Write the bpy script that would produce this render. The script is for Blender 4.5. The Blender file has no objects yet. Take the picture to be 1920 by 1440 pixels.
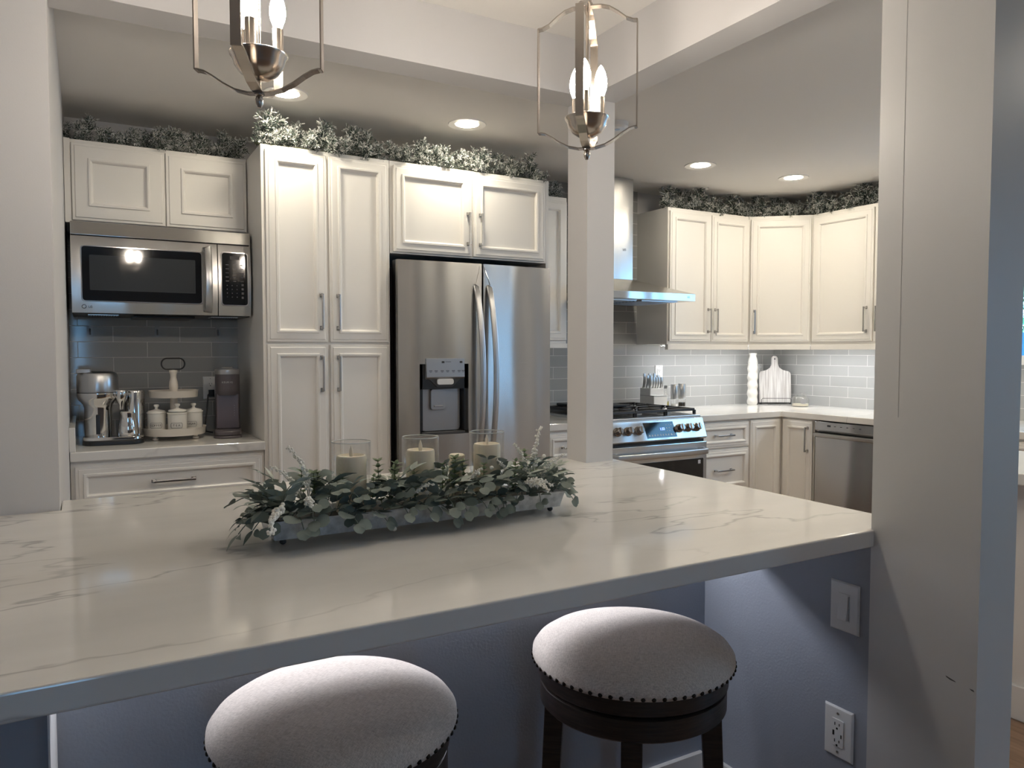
import bpy, bmesh, math, random
from mathutils import Vector, Matrix, Quaternion
PI = math.pi
R = math.radians
sc = bpy.context.scene
COL = sc.collection
random.seed(7)

# ------------------------------------------------------------------ materials
def new_mat(name):
    m = bpy.data.materials.new(name); m.use_nodes = True
    nt = m.node_tree
    return m, nt, nt.nodes['Principled BSDF']

def P(name, col, rough=0.5, metal=0.0, **k):
    m, nt, b = new_mat(name)
    b.inputs['Base Color'].default_value = (*col, 1)
    b.inputs['Roughness'].default_value = rough
    b.inputs['Metallic'].default_value = metal
    for kk, v in k.items():
        key = kk.replace('_', ' ')
        b.inputs[key].default_value = v
    return m

def noise_bump(m, scale, strength, dist=0.002, detail=3, stretch=(1, 1, 1), colvar=0.0):
    nt = m.node_tree; b = nt.nodes['Principled BSDF']
    tc = nt.nodes.new('ShaderNodeTexCoord'); mp = nt.nodes.new('ShaderNodeMapping')
    mp.inputs['Scale'].default_value = stretch
    n = nt.nodes.new('ShaderNodeTexNoise'); n.inputs['Scale'].default_value = scale; n.inputs['Detail'].default_value = detail
    nt.links.new(tc.outputs['Object'], mp.inputs['Vector']); nt.links.new(mp.outputs[0], n.inputs['Vector'])
    bp = nt.nodes.new('ShaderNodeBump'); bp.inputs['Strength'].default_value = strength; bp.inputs['Distance'].default_value = dist
    nt.links.new(n.outputs['Fac'], bp.inputs['Height']); nt.links.new(bp.outputs[0], b.inputs['Normal'])
    if colvar:
        c = b.inputs['Base Color'].default_value[:3]
        r = nt.nodes.new('ShaderNodeValToRGB')
        r.color_ramp.elements[0].position = 0.3; r.color_ramp.elements[1].position = 0.7
        r.color_ramp.elements[0].color = (*[x * (1 - colvar) for x in c], 1)
        r.color_ramp.elements[1].color = (*[min(1, x * (1 + colvar)) for x in c], 1)
        nt.links.new(n.outputs['Fac'], r.inputs[0]); nt.links.new(r.outputs[0], b.inputs['Base Color'])
    return m

def emis(name, col, strength):
    m, nt, b = new_mat(name)
    b.inputs['Base Color'].default_value = (*col, 1)
    b.inputs['Emission Color'].default_value = (*col, 1)
    b.inputs['Emission Strength'].default_value = strength
    return m

def glass(name, tint=(1, 1, 1), refl=0.12, rough=0.0):
    m = bpy.data.materials.new(name); m.use_nodes = True; nt = m.node_tree; nt.nodes.clear()
    o = nt.nodes.new('ShaderNodeOutputMaterial'); mx = nt.nodes.new('ShaderNodeMixShader')
    t = nt.nodes.new('ShaderNodeBsdfTransparent'); t.inputs[0].default_value = (*tint, 1)
    g = nt.nodes.new('ShaderNodeBsdfGlossy'); g.inputs['Roughness'].default_value = rough
    lw = nt.nodes.new('ShaderNodeLayerWeight'); lw.inputs[0].default_value = .5
    pw = nt.nodes.new('ShaderNodeMath'); pw.operation = 'POWER'; pw.inputs[1].default_value = 3.0
    ma = nt.nodes.new('ShaderNodeMath'); ma.operation = 'MULTIPLY_ADD'; ma.inputs[1].default_value = .5; ma.inputs[2].default_value = .07
    nt.links.new(lw.outputs['Facing'], pw.inputs[0]); nt.links.new(pw.outputs[0], ma.inputs[0]); nt.links.new(ma.outputs[0], mx.inputs[0]); nt.links.new(t.outputs[0], mx.inputs[1]); nt.links.new(g.outputs[0], mx.inputs[2])
    nt.links.new(mx.outputs[0], o.inputs[0])
    return m

M = {}
M['cab'] = noise_bump(P('white_cabinet_paint', (.80, .775, .735), .38), 60, .05, .0005)
M['wall'] = noise_bump(P('light_grey_wall_paint', (.60, .59, .59), .6), 260, .25, .0006)
M['bluewall'] = noise_bump(P('blue_grey_wall_paint', (.33, .36, .42), .48), 160, .5, .001)
M['seam'] = P('caulked_seam', (.44, .43, .425), .6)
M['board'] = noise_bump(P('grey_painted_board', (.60, .595, .585), .42), 40, .12, .001, stretch=(1, 1, .08))
M['ceil'] = P('ceiling_paint', (.82, .80, .77), .75)
M['trim'] = P('white_trim_paint', (.80, .79, .77), .4)
M['black'] = P('black_plastic', (.012, .012, .013), .35)
M['dark'] = P('dark_grey_plastic', (.04, .04, .042), .4)
M['blackglass'] = P('black_glass', (.006, .007, .009), .06)
M['ovenglass'] = P('oven_glass', (.010, .010, .011), .05)
M['screenglass'] = P('grey_window_mesh', (.045, .05, .056), .05)
M['iron'] = noise_bump(P('cast_iron', (.018, .018, .020), .5), 300, .3, .0005)
M['chrome'] = P('chrome', (.72, .71, .70), .09, 1)
M['darkchrome'] = P('dark_chrome_knob', (.28, .25, .23), .18, 1)
M['nickel'] = P('brushed_nickel', (.52, .47, .42), .24, 1)
M['steelplain'] = P('steel_plain', (.55, .55, .55), .28, 1)
M['handle'] = P('satin_nickel_handle', (.50, .49, .48), .26, 1)
M['plastic'] = P('white_plastic', (.78, .78, .77), .3)
M['ceramic'] = P('white_ceramic', (.78, .76, .71), .16)
M['cream'] = P('cream_wood', (.72, .67, .60), .5)
M['mauve'] = P('grey_mauve_plastic', (.095, .082, .09), .35)
M['mauve2'] = P('grey_mauve_panel', (.12, .095, .105), .28)
M['silverp'] = P('silver_plastic', (.42, .42, .43), .3, .7)
M['wax'] = P('ivory_wax', (.88, .80, .64), .4, Subsurface_Weight=.12)
M['wax'].node_tree.nodes['Principled BSDF'].inputs['Subsurface Radius'].default_value = (.02, .012, .006)
M['hookp'] = P('frosted_plastic', (.42, .43, .44), .25)
M['ink'] = P('dark_ink', (.05, .045, .045), .6)
M['whiteink'] = P('pale_print', (.55, .55, .56), .5)
M['soil'] = P('dark_foam', (.03, .03, .025), .9)
M['greenblk'] = P('blue_fence_paint', (.06, .22, .42), .7)
M['oil'] = P('olive_oil', (.42, .36, .03), .1)
M['salt'] = P('white_salt', (.85, .85, .85), .8)
M['pepper'] = P('peppercorns', (.03, .025, .022), .8)
M['clear'] = glass('clear_glass', (.985, .985, .98), .25)
M['pane'] = glass('window_glass', (.93, .97, .98), .1)
M['bulb'] = emis('lit_bulb', (1.0, .89, .76), 140)
M['lens'] = emis('lit_lens', (1.0, .905, .73), 116)
M['ledw'] = emis('lit_strip', (.95, .97, 1.0), 52)
M['clock'] = emis('lit_digits', (.12, .18, 1.0), 6)
M['rim'] = P('polished_glass_rim', (.75, .78, .77), .08, Alpha=.55)
M['frosted'] = P('flame_plastic', (.75, .70, .60), .4)
M['berry'] = P('white_berries', (.86, .84, .78), .5)
M['stem'] = P('green_brown_stem', (.10, .11, .06), .7)

def steel(name, col, rough, aniso, horiz=True):
    m, nt, b = new_mat(name)
    b.inputs['Base Color'].default_value = (*col, 1); b.inputs['Metallic'].default_value = 1
    b.inputs['Roughness'].default_value = rough
    b.inputs['Anisotropic'].default_value = aniso; b.inputs['Anisotropic Rotation'].default_value = .25
    tg = nt.nodes.new('ShaderNodeTangent'); tg.direction_type = 'RADIAL'; tg.axis = 'Z'
    nt.links.new(tg.outputs[0], b.inputs['Tangent'])
    tc = nt.nodes.new('ShaderNodeTexCoord'); mp = nt.nodes.new('ShaderNodeMapping'); mp.inputs['Scale'].default_value = (1.2, 1.2, 420) if horiz else (420, 420, 1.2)
    n = nt.nodes.new('ShaderNodeTexNoise'); n.inputs['Scale'].default_value = 3; n.inputs['Detail'].default_value = 2
    nt.links.new(tc.outputs['Object'], mp.inputs[0]); nt.links.new(mp.outputs[0], n.inputs['Vector'])
    mr = nt.nodes.new('ShaderNodeMapRange'); mr.inputs[3].default_value = rough * .8; mr.inputs[4].default_value = rough * 1.25
    nt.links.new(n.outputs['Fac'], mr.inputs[0]); nt.links.new(mr.outputs[0], b.inputs['Roughness'])
    # gentle panel waviness
    mp2 = nt.nodes.new('ShaderNodeMapping'); mp2.inputs['Scale'].default_value = (7.0, 1.0, .9)
    n2 = nt.nodes.new('ShaderNodeTexNoise'); n2.inputs['Scale'].default_value = 1.0; n2.inputs['Detail'].default_value = 0
    bp = nt.nodes.new('ShaderNodeBump'); bp.inputs['Strength'].default_value = 1; bp.inputs['Distance'].default_value = .009
    nt.links.new(tc.outputs['Object'], mp2.inputs[0]); nt.links.new(mp2.outputs[0], n2.inputs['Vector'])
    nt.links.new(n2.outputs['Fac'], bp.inputs['Height']); nt.links.new(bp.outputs[0], b.inputs['Normal'])
    return m
M['steel'] = steel('brushed_stainless', (.56, .55, .54), .24, .75)
M['steelw'] = steel('brushed_stainless_warm', (.55, .54, .52), .22, .5)

def tile_mat(name, axis, tile, tile2, grout, px=0.0, pz=0.0):
    m, nt, b = new_mat(name)
    tc = nt.nodes.new('ShaderNodeTexCoord'); sx = nt.nodes.new('ShaderNodeSeparateXYZ'); cx = nt.nodes.new('ShaderNodeCombineXYZ')
    nt.links.new(tc.outputs['Object'], sx.inputs[0])
    a1 = nt.nodes.new('ShaderNodeMath'); a1.operation = 'ADD'; a1.inputs[1].default_value = px
    a2 = nt.nodes.new('ShaderNodeMath'); a2.operation = 'ADD'; a2.inputs[1].default_value = pz
    nt.links.new(sx.outputs[axis], a1.inputs[0]); nt.links.new(sx.outputs[2], a2.inputs[0])
    nt.links.new(a1.outputs[0], cx.inputs[0]); nt.links.new(a2.outputs[0], cx.inputs[1])
    br = nt.nodes.new('ShaderNodeTexBrick'); nt.links.new(cx.outputs[0], br.inputs['Vector'])
    br.inputs['Scale'].default_value = 1; br.inputs['Brick Width'].default_value = .303; br.inputs['Row Height'].default_value = .0768
    br.inputs['Mortar Size'].default_value = .0016; br.inputs['Mortar Smooth'].default_value = .3
    br.inputs['Color1'].default_value = (*tile, 1); br.inputs['Color2'].default_value = (*tile2, 1); br.inputs['Mortar'].default_value = (*grout, 1)
    nt.links.new(br.outputs['Color'], b.inputs['Base Color'])
    mr = nt.nodes.new('ShaderNodeMapRange'); mr.inputs[3].default_value = .08; mr.inputs[4].default_value = .7
    nt.links.new(br.outputs['Fac'], mr.inputs[0]); nt.links.new(mr.outputs[0], b.inputs['Roughness'])
    bp = nt.nodes.new('ShaderNodeBump'); bp.invert = True; bp.inputs['Strength'].default_value = .6; bp.inputs['Distance'].default_value = .0015
    nt.links.new(br.outputs['Fac'], bp.inputs['Height']); nt.links.new(bp.outputs[0], b.inputs['Normal'])
    return m
TG = (.37, .375, .37); TG2 = (.40, .405, .40); GR = (.72, .72, .70)
M['tileb'] = tile_mat('grey_glass_tile_back', 0, TG, TG2, GR, 10.03, 10 * .0768 * 3 + .0102)
M['tiler'] = tile_mat('grey_glass_tile_right', 1, TG, TG2, GR, 10.12, 10 * .0768 * 3 + .0102)

def quartz():
    m, nt, b = new_mat('white_veined_quartz')
    b.inputs['Roughness'].default_value = .08
    tc = nt.nodes.new('ShaderNodeTexCoord')
    mp = nt.nodes.new('ShaderNodeMapping'); mp.inputs['Rotation'].default_value = (0, 0, R(-18)); mp.inputs['Scale'].default_value = (.55, 1.7, 1.0)
    nt.links.new(tc.outputs['Object'], mp.inputs[0])
    n0 = nt.nodes.new('ShaderNodeTexNoise'); n0.inputs['Scale'].default_value = 1.9; n0.inputs['Detail'].default_value = 5; n0.inputs['Roughness'].default_value = .5
    nt.links.new(mp.outputs[0], n0.inputs['Vector'])
    # thin veins: |noise - .5| small
    s = nt.nodes.new('ShaderNodeMath'); s.operation = 'SUBTRACT'; s.inputs[1].default_value = .5
    a = nt.nodes.new('ShaderNodeMath'); a.operation = 'ABSOLUTE'
    nt.links.new(n0.outputs['Fac'], s.inputs[0]); nt.links.new(s.outputs[0], a.inputs[0])
    r = nt.nodes.new('ShaderNodeValToRGB')
    r.color_ramp.elements[0].position = 0.0; r.color_ramp.elements[0].color = (.5, .5, .5, 1)
    r.color_ramp.elements[1].position = .009; r.color_ramp.elements[1].color = (0, 0, 0, 1)
    nt.links.new(a.outputs[0], r.inputs[0])
    n1 = nt.nodes.new('ShaderNodeTexNoise'); n1.inputs['Scale'].default_value = 1.6; n1.inputs['Detail'].default_value = 2
    nt.links.new(tc.outputs['Object'], n1.inputs['Vector'])
    r1 = nt.nodes.new('ShaderNodeValToRGB'); r1.color_ramp.elements[0].position = .38; r1.color_ramp.elements[1].position = .60
    nt.links.new(n1.outputs['Fac'], r1.inputs[0])
    mu = nt.nodes.new('ShaderNodeMath'); mu.operation = 'MULTIPLY'
    nt.links.new(r.outputs[0], mu.inputs[0]); nt.links.new(r1.outputs[0], mu.inputs[1])
    mx = nt.nodes.new('ShaderNodeMixRGB'); mx.inputs[1].default_value = (.75, .73, .695, 1); mx.inputs[2].default_value = (.20, .19, .19, 1)
    nt.links.new(mu.outputs[0], mx.inputs[0])
    # soft clouding
    n2 = nt.nodes.new('ShaderNodeTexNoise'); n2.inputs['Scale'].default_value = 4; n2.inputs['Detail'].default_value = 5
    nt.links.new(mp.outputs[0], n2.inputs['Vector'])
    mr = nt.nodes.new('ShaderNodeMapRange'); mr.inputs[1].default_value = .3; mr.inputs[2].default_value = .7; mr.inputs[3].default_value = .93; mr.inputs[4].default_value = 1.05
    nt.links.new(n2.outputs['Fac'], mr.inputs[0])
    hs = nt.nodes.new('ShaderNodeHueSaturation'); nt.links.new(mx.outputs[0], hs.inputs['Color']); nt.links.new(mr.outputs[0], hs.inputs['Value'])
    nt.links.new(hs.outputs[0], b.inputs['Base Color'])
    return m
M['quartz'] = quartz()

def wood(name, c1, c2, rough, scale=(1, 1, 1), sc_=8, bump=.3):
    m, nt, b = new_mat(name)
    tc = nt.nodes.new('ShaderNodeTexCoord'); mp = nt.nodes.new('ShaderNodeMapping'); mp.inputs['Scale'].default_value = scale
    n = nt.nodes.new('ShaderNodeTexNoise'); n.inputs['Scale'].default_value = sc_; n.inputs['Detail'].default_value = 6
    nt.links.new(tc.outputs['Object'], mp.inputs[0]); nt.links.new(mp.outputs[0], n.inputs['Vector'])
    r = nt.nodes.new('ShaderNodeValToRGB'); r.color_ramp.elements[0].position = .35; r.color_ramp.elements[1].position = .65
    r.color_ramp.elements[0].color = (*c1, 1); r.color_ramp.elements[1].color = (*c2, 1)
    nt.links.new(n.outputs['Fac'], r.inputs[0]); nt.links.new(r.outputs[0], b.inputs['Base Color'])
    b.inputs['Roughness'].default_value = rough
    bp = nt.nodes.new('ShaderNodeBump'); bp.inputs['Strength'].default_value = bump; bp.inputs['Distance'].default_value = .001
    nt.links.new(n.outputs['Fac'], bp.inputs['Height']); nt.links.new(bp.outputs[0], b.inputs['Normal'])
    return m
M['espresso'] = wood('espresso_stained_wood', (.010, .007, .006), (.030, .019, .015), .38, (3, 3, 40), 6, .5)
M['floor'] = wood('brown_wood_floor', (.20, .12, .075), (.34, .215, .14), .35, (8, .7, 1), 5, .2)
M['washed'] = wood('whitewashed_wood', (.50, .47, .45), (.82, .80, .78), .6, (30, 30, 1.5), 3, .2)
M['galv'] = wood('galvanised_metal', (.50, .52, .54), (.78, .80, .82), .42, (1, 1, 1), 45, .2)
M['galv'].node_tree.nodes['Principled BSDF'].inputs['Metallic'].default_value = .35

def fabric():
    m, nt, b = new_mat('oatmeal_linen')
    b.inputs['Roughness'].default_value = .95; b.inputs['Sheen Weight'].default_value = .25
    tc = nt.nodes.new('ShaderNodeTexCoord')
    outs = []
    for st in ((900, 90, 300), (90, 900, 300)):
        mp = nt.nodes.new('ShaderNodeMapping'); mp.inputs['Scale'].default_value = st
        n = nt.nodes.new('ShaderNodeTexNoise'); n.inputs['Scale'].default_value = 1.0; n.inputs['Detail'].default_value = 2
        nt.links.new(tc.outputs['Object'], mp.inputs[0]); nt.links.new(mp.outputs[0], n.inputs['Vector']); outs.append(n)
    ad = nt.nodes.new('ShaderNodeMath'); ad.operation = 'ADD'
    nt.links.new(outs[0].outputs['Fac'], ad.inputs[0]); nt.links.new(outs[1].outputs['Fac'], ad.inputs[1])
    r = nt.nodes.new('ShaderNodeValToRGB'); r.color_ramp.elements[0].position = .30; r.color_ramp.elements[1].position = .62
    hf = nt.nodes.new('ShaderNodeMath'); hf.operation = 'MULTIPLY'; hf.inputs[1].default_value = .5
    nt.links.new(ad.outputs[0], hf.inputs[0]); nt.links.new(hf.outputs[0], r.inputs[0])
    r.color_ramp.elements[0].color = (.42, .36, .315, 1); r.color_ramp.elements[1].color = (.74, .665, .60, 1)
    nt.links.new(r.outputs[0], b.inputs['Base Color'])
    bp = nt.nodes.new('ShaderNodeBump'); bp.inputs['Strength'].default_value = .5; bp.inputs['Distance'].default_value = .0008
    nt.links.new(ad.outputs[0], bp.inputs['Height']); nt.links.new(bp.outputs[0], b.inputs['Normal'])
    return m
M['linen'] = fabric()

def attr_mat(name, c0, c1, rough=.7, spec=.3):
    m, nt, b = new_mat(name)
    at = nt.nodes.new('ShaderNodeAttribute'); at.attribute_name = 'tone'
    mx = nt.nodes.new('ShaderNodeMixRGB'); mx.inputs[1].default_value = (*c0, 1); mx.inputs[2].default_value = (*c1, 1)
    nt.links.new(at.outputs['Fac'], mx.inputs[0]); nt.links.new(mx.outputs[0], b.inputs['Base Color'])
    b.inputs['Roughness'].default_value = rough; b.inputs['Specular IOR Level'].default_value = spec
    return m
M['needle'] = attr_mat('flocked_pine_needles', (.018, .045, .028), (.74, .74, .72), .8)
M['leafround'] = attr_mat('eucalyptus_leaf', (.11, .145, .13), (.25, .29, .26), .65)
M['leafpale'] = attr_mat('pale_fuzzy_leaf', (.24, .29, .25), (.48, .52, .47), .9)
M['leafbox'] = attr_mat('boxwood_leaf', (.07, .115, .055), (.22, .28, .16), .55)

# ------------------------------------------------------------------ mesh helpers
def box(bm, x0, x1, y0, y1, z0, z1):
    v = [bm.verts.new(p) for p in ((x0, y0, z0), (x1, y0, z0), (x1, y1, z0), (x0, y1, z0), (x0, y0, z1), (x1, y0, z1), (x1, y1, z1), (x0, y1, z1))]
    for f in ((0, 3, 2, 1), (4, 5, 6, 7), (0, 1, 5, 4), (1, 2, 6, 5), (2, 3, 7, 6), (3, 0, 4, 7)):
        bm.faces.new([v[i] for i in f])
    return v

def prism(bm, pts, z0, z1, axis='z'):
    def P3(p, t):
        return {'z': (p[0], p[1], t), 'x': (t, p[0], p[1]), 'y': (p[0], t, p[1])}[axis]
    a = [bm.verts.new(P3(p, z0)) for p in pts]; b = [bm.verts.new(P3(p, z1)) for p in pts]
    n = len(pts)
    bm.faces.new(a[::-1]); bm.faces.new(b)
    for i in range(n):
        bm.faces.new((a[i], a[(i + 1) % n], b[(i + 1) % n], b[i]))

def lathe(bm, prof, seg=32, cx=0, cy=0, z0=0, M4=None):
    rings = []
    for r, z in prof:
        if r < 1e-6:
            p = Vector((cx, cy, z0 + z)); p = M4 @ p if M4 else p
            rings.append([bm.verts.new(p)])
        else:
            ring = []
            for i in range(seg):
                p = Vector((cx + r * math.cos(2 * PI * i / seg), cy + r * math.sin(2 * PI * i / seg), z0 + z))
                ring.append(bm.verts.new(M4 @ p if M4 else p))
            rings.append(ring)
    for a, b in zip(rings, rings[1:]):
        if len(a) == 1 and len(b) == 1: continue
        for i in range(seg):
            j = (i + 1) % seg
            if len(a) == 1: bm.faces.new((a[0], b[j], b[i]))
            elif len(b) == 1: bm.faces.new((a[i], a[j], b[0]))
            else: bm.faces.new((a[i], a[j], b[j], b[i]))
    if len(rings[0]) > 1: bm.faces.new(rings[0][::-1])
    if len(rings[-1]) > 1: bm.faces.new(rings[-1])

def sweep(bm, path, prof, closed=False, up=None, caps=True):
    """sweep a 2-D closed profile (list of (a,b)) along a path of Vectors; a is along the side, b along 'up'"""
    n = len(path); rings = []
    path = [Vector(p) for p in path]
    prev = None
    for i in range(n):
        if closed: t = (path[(i + 1) % n] - path[i - 1]).normalized()
        else: t = (path[min(i + 1, n - 1)] - path[max(i - 1, 0)]).normalized()
        if up is not None: u = Vector(up)
        elif prev is not None: u = prev
        else: u = Vector((0, 0, 1)) if abs(t.z) < .9 else Vector((1, 0, 0))
        s = t.cross(u)
        if s.length < 1e-5: s = t.cross(Vector((1, 0, .1)))
        s.normalize(); u2 = s.cross(t).normalized(); prev = u2
        rings.append([bm.verts.new(path[i] + s * a + u2 * b) for a, b in prof])
    m = len(prof)
    for i in range(n if closed else n - 1):
        A = rings[i]; B = rings[(i + 1) % n]
        for k in range(m):
            bm.faces.new((A[k], A[(k + 1) % m], B[(k + 1) % m], B[k]))
    if not closed and caps:
        bm.faces.new(rings[0][::-1]); bm.faces.new(rings[-1])

def circ(r, n=8):
    return [(r * math.cos(2 * PI * i / n), r * math.sin(2 * PI * i / n)) for i in range(n)]

def tube(bm, path, r, n=8, closed=False): sweep(bm, path, circ(r, n), closed)

def frame_panel(bm, x0, x1, z0, z1, loops, yb):
    """front of a door from concentric loops: (inset, y). Back at yb."""
    rings = []
    for ins, y in loops:
        rings.append([bm.verts.new(p) for p in ((x0 + ins, y, z0 + ins), (x1 - ins, y, z0 + ins), (x1 - ins, y, z1 - ins), (x0 + ins, y, z1 - ins))])
    back = [bm.verts.new(p) for p in ((x0, yb, z0), (x1, yb, z0), (x1, yb, z1), (x0, yb, z1))]
    allr = [back] + rings
    for a, b in zip(allr, allr[1:]):
        for i in range(4):
            j = (i + 1) % 4
            bm.faces.new((a[i], a[j], b[j], b[i]))
    bm.faces.new(allr[-1]); bm.faces.new(back[::-1])

def rrect(w, h, r, n=5, cx=0, cy=0):
    pts = []
    for sx, sy, a0 in ((1, 1, 0), (-1, 1, 90), (-1, -1, 180), (1, -1, 270)):
        for k in range(n + 1):
            a = R(a0 + 90 * k / n)
            pts.append((cx + sx * (w / 2 - r) + r * math.cos(a), cy + sy * (h / 2 - r) + r * math.sin(a)))
    return pts

def obj(name, bm, mat, parent=None, bevel=0, smooth=False, seg=2, label=None, loc=None, rot=None, fix=True):
    if fix: bmesh.ops.recalc_face_normals(bm, faces=bm.faces)
    me = bpy.data.meshes.new(name); bm.to_mesh(me); bm.free()
    me.materials.append(M[mat] if isinstance(mat, str) else mat)
    o = bpy.data.objects.new(name, me); COL.objects.link(o)
    if parent: o.parent = parent
    if loc: o.location = loc
    if rot: o.rotation_euler = rot
    if smooth:
        for p in me.polygons: p.use_smooth = True
        if smooth == 'auto':
            try: me.set_sharp_from_angle(angle=R(35))
            except Exception: pass
    if bevel:
        b = o.modifiers.new('Bevel', 'BEVEL'); b.width = bevel; b.segments = seg; b.limit_method = 'ANGLE'; b.angle_limit = R(40)
        b.harden_normals = False
    if label: o['label'] = label
    return o

def thing(name, label, cat, loc=(0, 0, 0), rz=0, group=None):
    o = bpy.data.objects.new(name, None); COL.objects.link(o); o.empty_display_size = .05
    o.location = loc; o.rotation_euler = (0, 0, rz); o['label'] = label; o['category'] = cat
    if group: o['group'] = group
    return o

def tag(o, label, cat, group=None):
    o['label'] = label; o['category'] = cat
    if group: o['group'] = group
    return o

def struct(name, bm, mat, bevel=0, parent=None):
    o = obj(name, bm, mat, parent, bevel)
    if not parent: o['kind'] = 'structure'
    return o

def bx(name, mat, dims, parent=None, bevel=0, **k):
    bm = bmesh.new(); box(bm, *dims); return obj(name, bm, mat, parent, bevel, **k)

def text(name, s, size, mat, parent, loc, rot, ext=.0003, align='CENTER'):
    c = bpy.data.curves.new(name, 'FONT'); c.body = s; c.size = size; c.extrude = ext; c.align_x = align; c.align_y = 'CENTER'
    c.materials.append(M[mat]); o = bpy.data.objects.new(name, c); COL.objects.link(o); o.parent = parent
    bpy.context.view_layer.update()
    me = bpy.data.meshes.new_from_object(o.evaluated_get(bpy.context.evaluated_depsgraph_get()))
    bpy.data.objects.remove(o); o = bpy.data.objects.new(name, me); COL.objects.link(o); o.parent = parent
    o.location = loc; o.rotation_euler = rot
    return o

def copy_tree(o, parent=None, **props):
    c = o.copy(); COL.objects.link(c)
    if parent: c.parent = parent
    for ch in list(o.children): copy_tree(ch, c)
    for k, v in props.items(): c[k] = v
    return c

# ------------------------------------------------------------------ room
CEIL = 2.44
YB, XR = 4.20, 4.80
def S(name, mat, *dims):
    bm = bmesh.new()
    for d in dims: box(bm, *d)
    return struct(name, bm, mat)
S('floor', 'floor', (-3.2, 4.9, -3.2, 4.3, -.1, 0))
S('ceiling', 'ceil', (-3.2, 4.95, -3.2, 4.35, CEIL, CEIL + .1))
S('wall_back', 'wall', (-.2, 4.95, YB, YB + .1, 0, CEIL))
S('wall_left_far', 'wall', (-3.2, -3.1, -3.2, 2.4, 0, CEIL))
S('wall_front', 'wall', (-3.1, -.45, -3.2, -3.1, 0, CEIL), (-.45, 0, -3.2, -3.1, 0, .85), (-.45, 0, -3.2, -3.1, 1.75, CEIL), (0, 4.95, -3.2, -3.1, 0, CEIL))
fr = bmesh.new()  # unseen window added behind the camera for soft cool fill light
for x in (-.50, -.02): box(fr, x, x + .07, -3.19, -3.07, .85, 1.75)
box(fr, -.50, .05, -3.19, -3.05, .80, .86); box(fr, -.50, .05, -3.19, -3.07, 1.74, 1.80)
w = struct('fill_window', fr, 'trim'); bx('pane', 'pane', (-.45, 0, -3.15, -3.145, .86, 1.74), w)
w = bx('reflection_door', 'dark', (4.12, 4.55, -3.1, -3.07, 0, 2.05)); w['kind'] = 'structure'  # unseen dark panel, added to show in the refrigerator's reflection
S('reflection_trim', 'trim', (4.03, 4.12, -3.1, -3.05, 0, 2.14), (4.55, 4.64, -3.1, -3.05, 0, 2.14), (4.12, 4.55, -3.1, -3.05, 2.05, 2.14))  # unseen white casings, added as bright streaks in that reflection
# right wall with two openings: kitchen window and glazed patio door
WY0, WY1, WZ0, WZ1 = 1.25, 2.50, 1.30, 2.10
DY0, DY1, DZ1 = -1.85, -1.20, 2.08
S('wall_right', 'wall', (XR, XR + .12, WY1, 4.2, 0, CEIL), (XR, XR + .12, WY0, WY1, 0, WZ0), (XR, XR + .12, WY0, WY1, WZ1, CEIL),
  (XR, XR + .12, DY1, WY0, 0, CEIL), (XR, XR + .12, DY0, DY1, DZ1, CEIL), (XR, XR + .12, -3.1, DY0, 0, CEIL))
# partition on the left of the peninsula and its return towards the back wall
S('wall_left', 'wall', (-3.1, -.066, 2.262, 2.388, 0, CEIL), (-.19, -.066, 2.388, 4.2, 0, CEIL))
S('wall_left_stub', 'bluewall', (-.19, -.066, 1.40, 1.66, 0, .865))
S('wall_left_below', 'bluewall', (-1.2, -.19, 1.40, 1.52, 0, .865))
# dropped beams and the slim post
S('beam_left', 'wall', (-.066, 1.725, 2.262, 2.388, 2.244, CEIL))
S('beam_right', 'wall', (1.600, 1.725, -3.1, 2.262, 2.244, CEIL))
S('post', 'wall', (1.600, 1.722, 2.262, 2.388, 0, 2.244))
# wide column on the right of the counter
S('column', 'board', (1.580, 1.715, .845, 1.090, 0, 2.244))
bm = bmesh.new(); box(bm, 1.5794, 1.5802, 1.0295, 1.0308, 1.18, 2.244); o = obj('column_seam', bm, 'seam'); o['kind'] = 'structure'
# knee wall and side wall carrying the overhang
S('wall_knee', 'bluewall', (-.066, 1.60, 1.645, 1.76, 0, .875))
S('wall_knee_side', 'bluewall', (1.600, 1.70, 1.09, 1.76, 0, .875))
S('wall_knee_return', 'bluewall', (1.600, 1.70, 1.76, 2.262, 0, .875))
S('baseboard_knee', 'trim', (-.063, 1.588, 1.630, 1.645, 0, .125))
S('baseboard_side', 'trim', (1.586, 1.600, 1.09, 1.630, 0, .125))
S('lit_face_sheet', 'trim', (-.066, -.063, 1.39, 1.645, 0, .872))  # thin white sheet standing in for strip light on the stub's end face

# windows
def window(name, y0, y1, z0, z1, mull, sill=True):
    fr = bmesh.new(); t = .055
    box(fr, XR - .02, XR + .10, y0 - t, y0, z0 - t, z1 + t); box(fr, XR - .02, XR + .10, y1, y1 + t, z0 - t, z1 + t)
    box(fr, XR - .02, XR + .10, y0, y1, z1, z1 + t)
    box(fr, XR - (.045 if sill else .02), XR + .10, y0, y1, z0 - t, z0)
    for m_ in mull: box(fr, XR + .04, XR + .08, m_ - .025, m_ + .025, z0, z1)
    w = struct(name, fr, 'trim')
    bm = bmesh.new(); box(bm, XR + .015, XR + .020, y0, y1, z0, z1)
    obj('pane', bm, 'pane', w)
    return w
window('window_1', WY0, WY1, WZ0, WZ1, [(WY0 + WY1) / 2])
w = window('door_1', DY0, DY1, 0.06, DZ1, [(DY0 + DY1) / 2], False)

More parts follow.
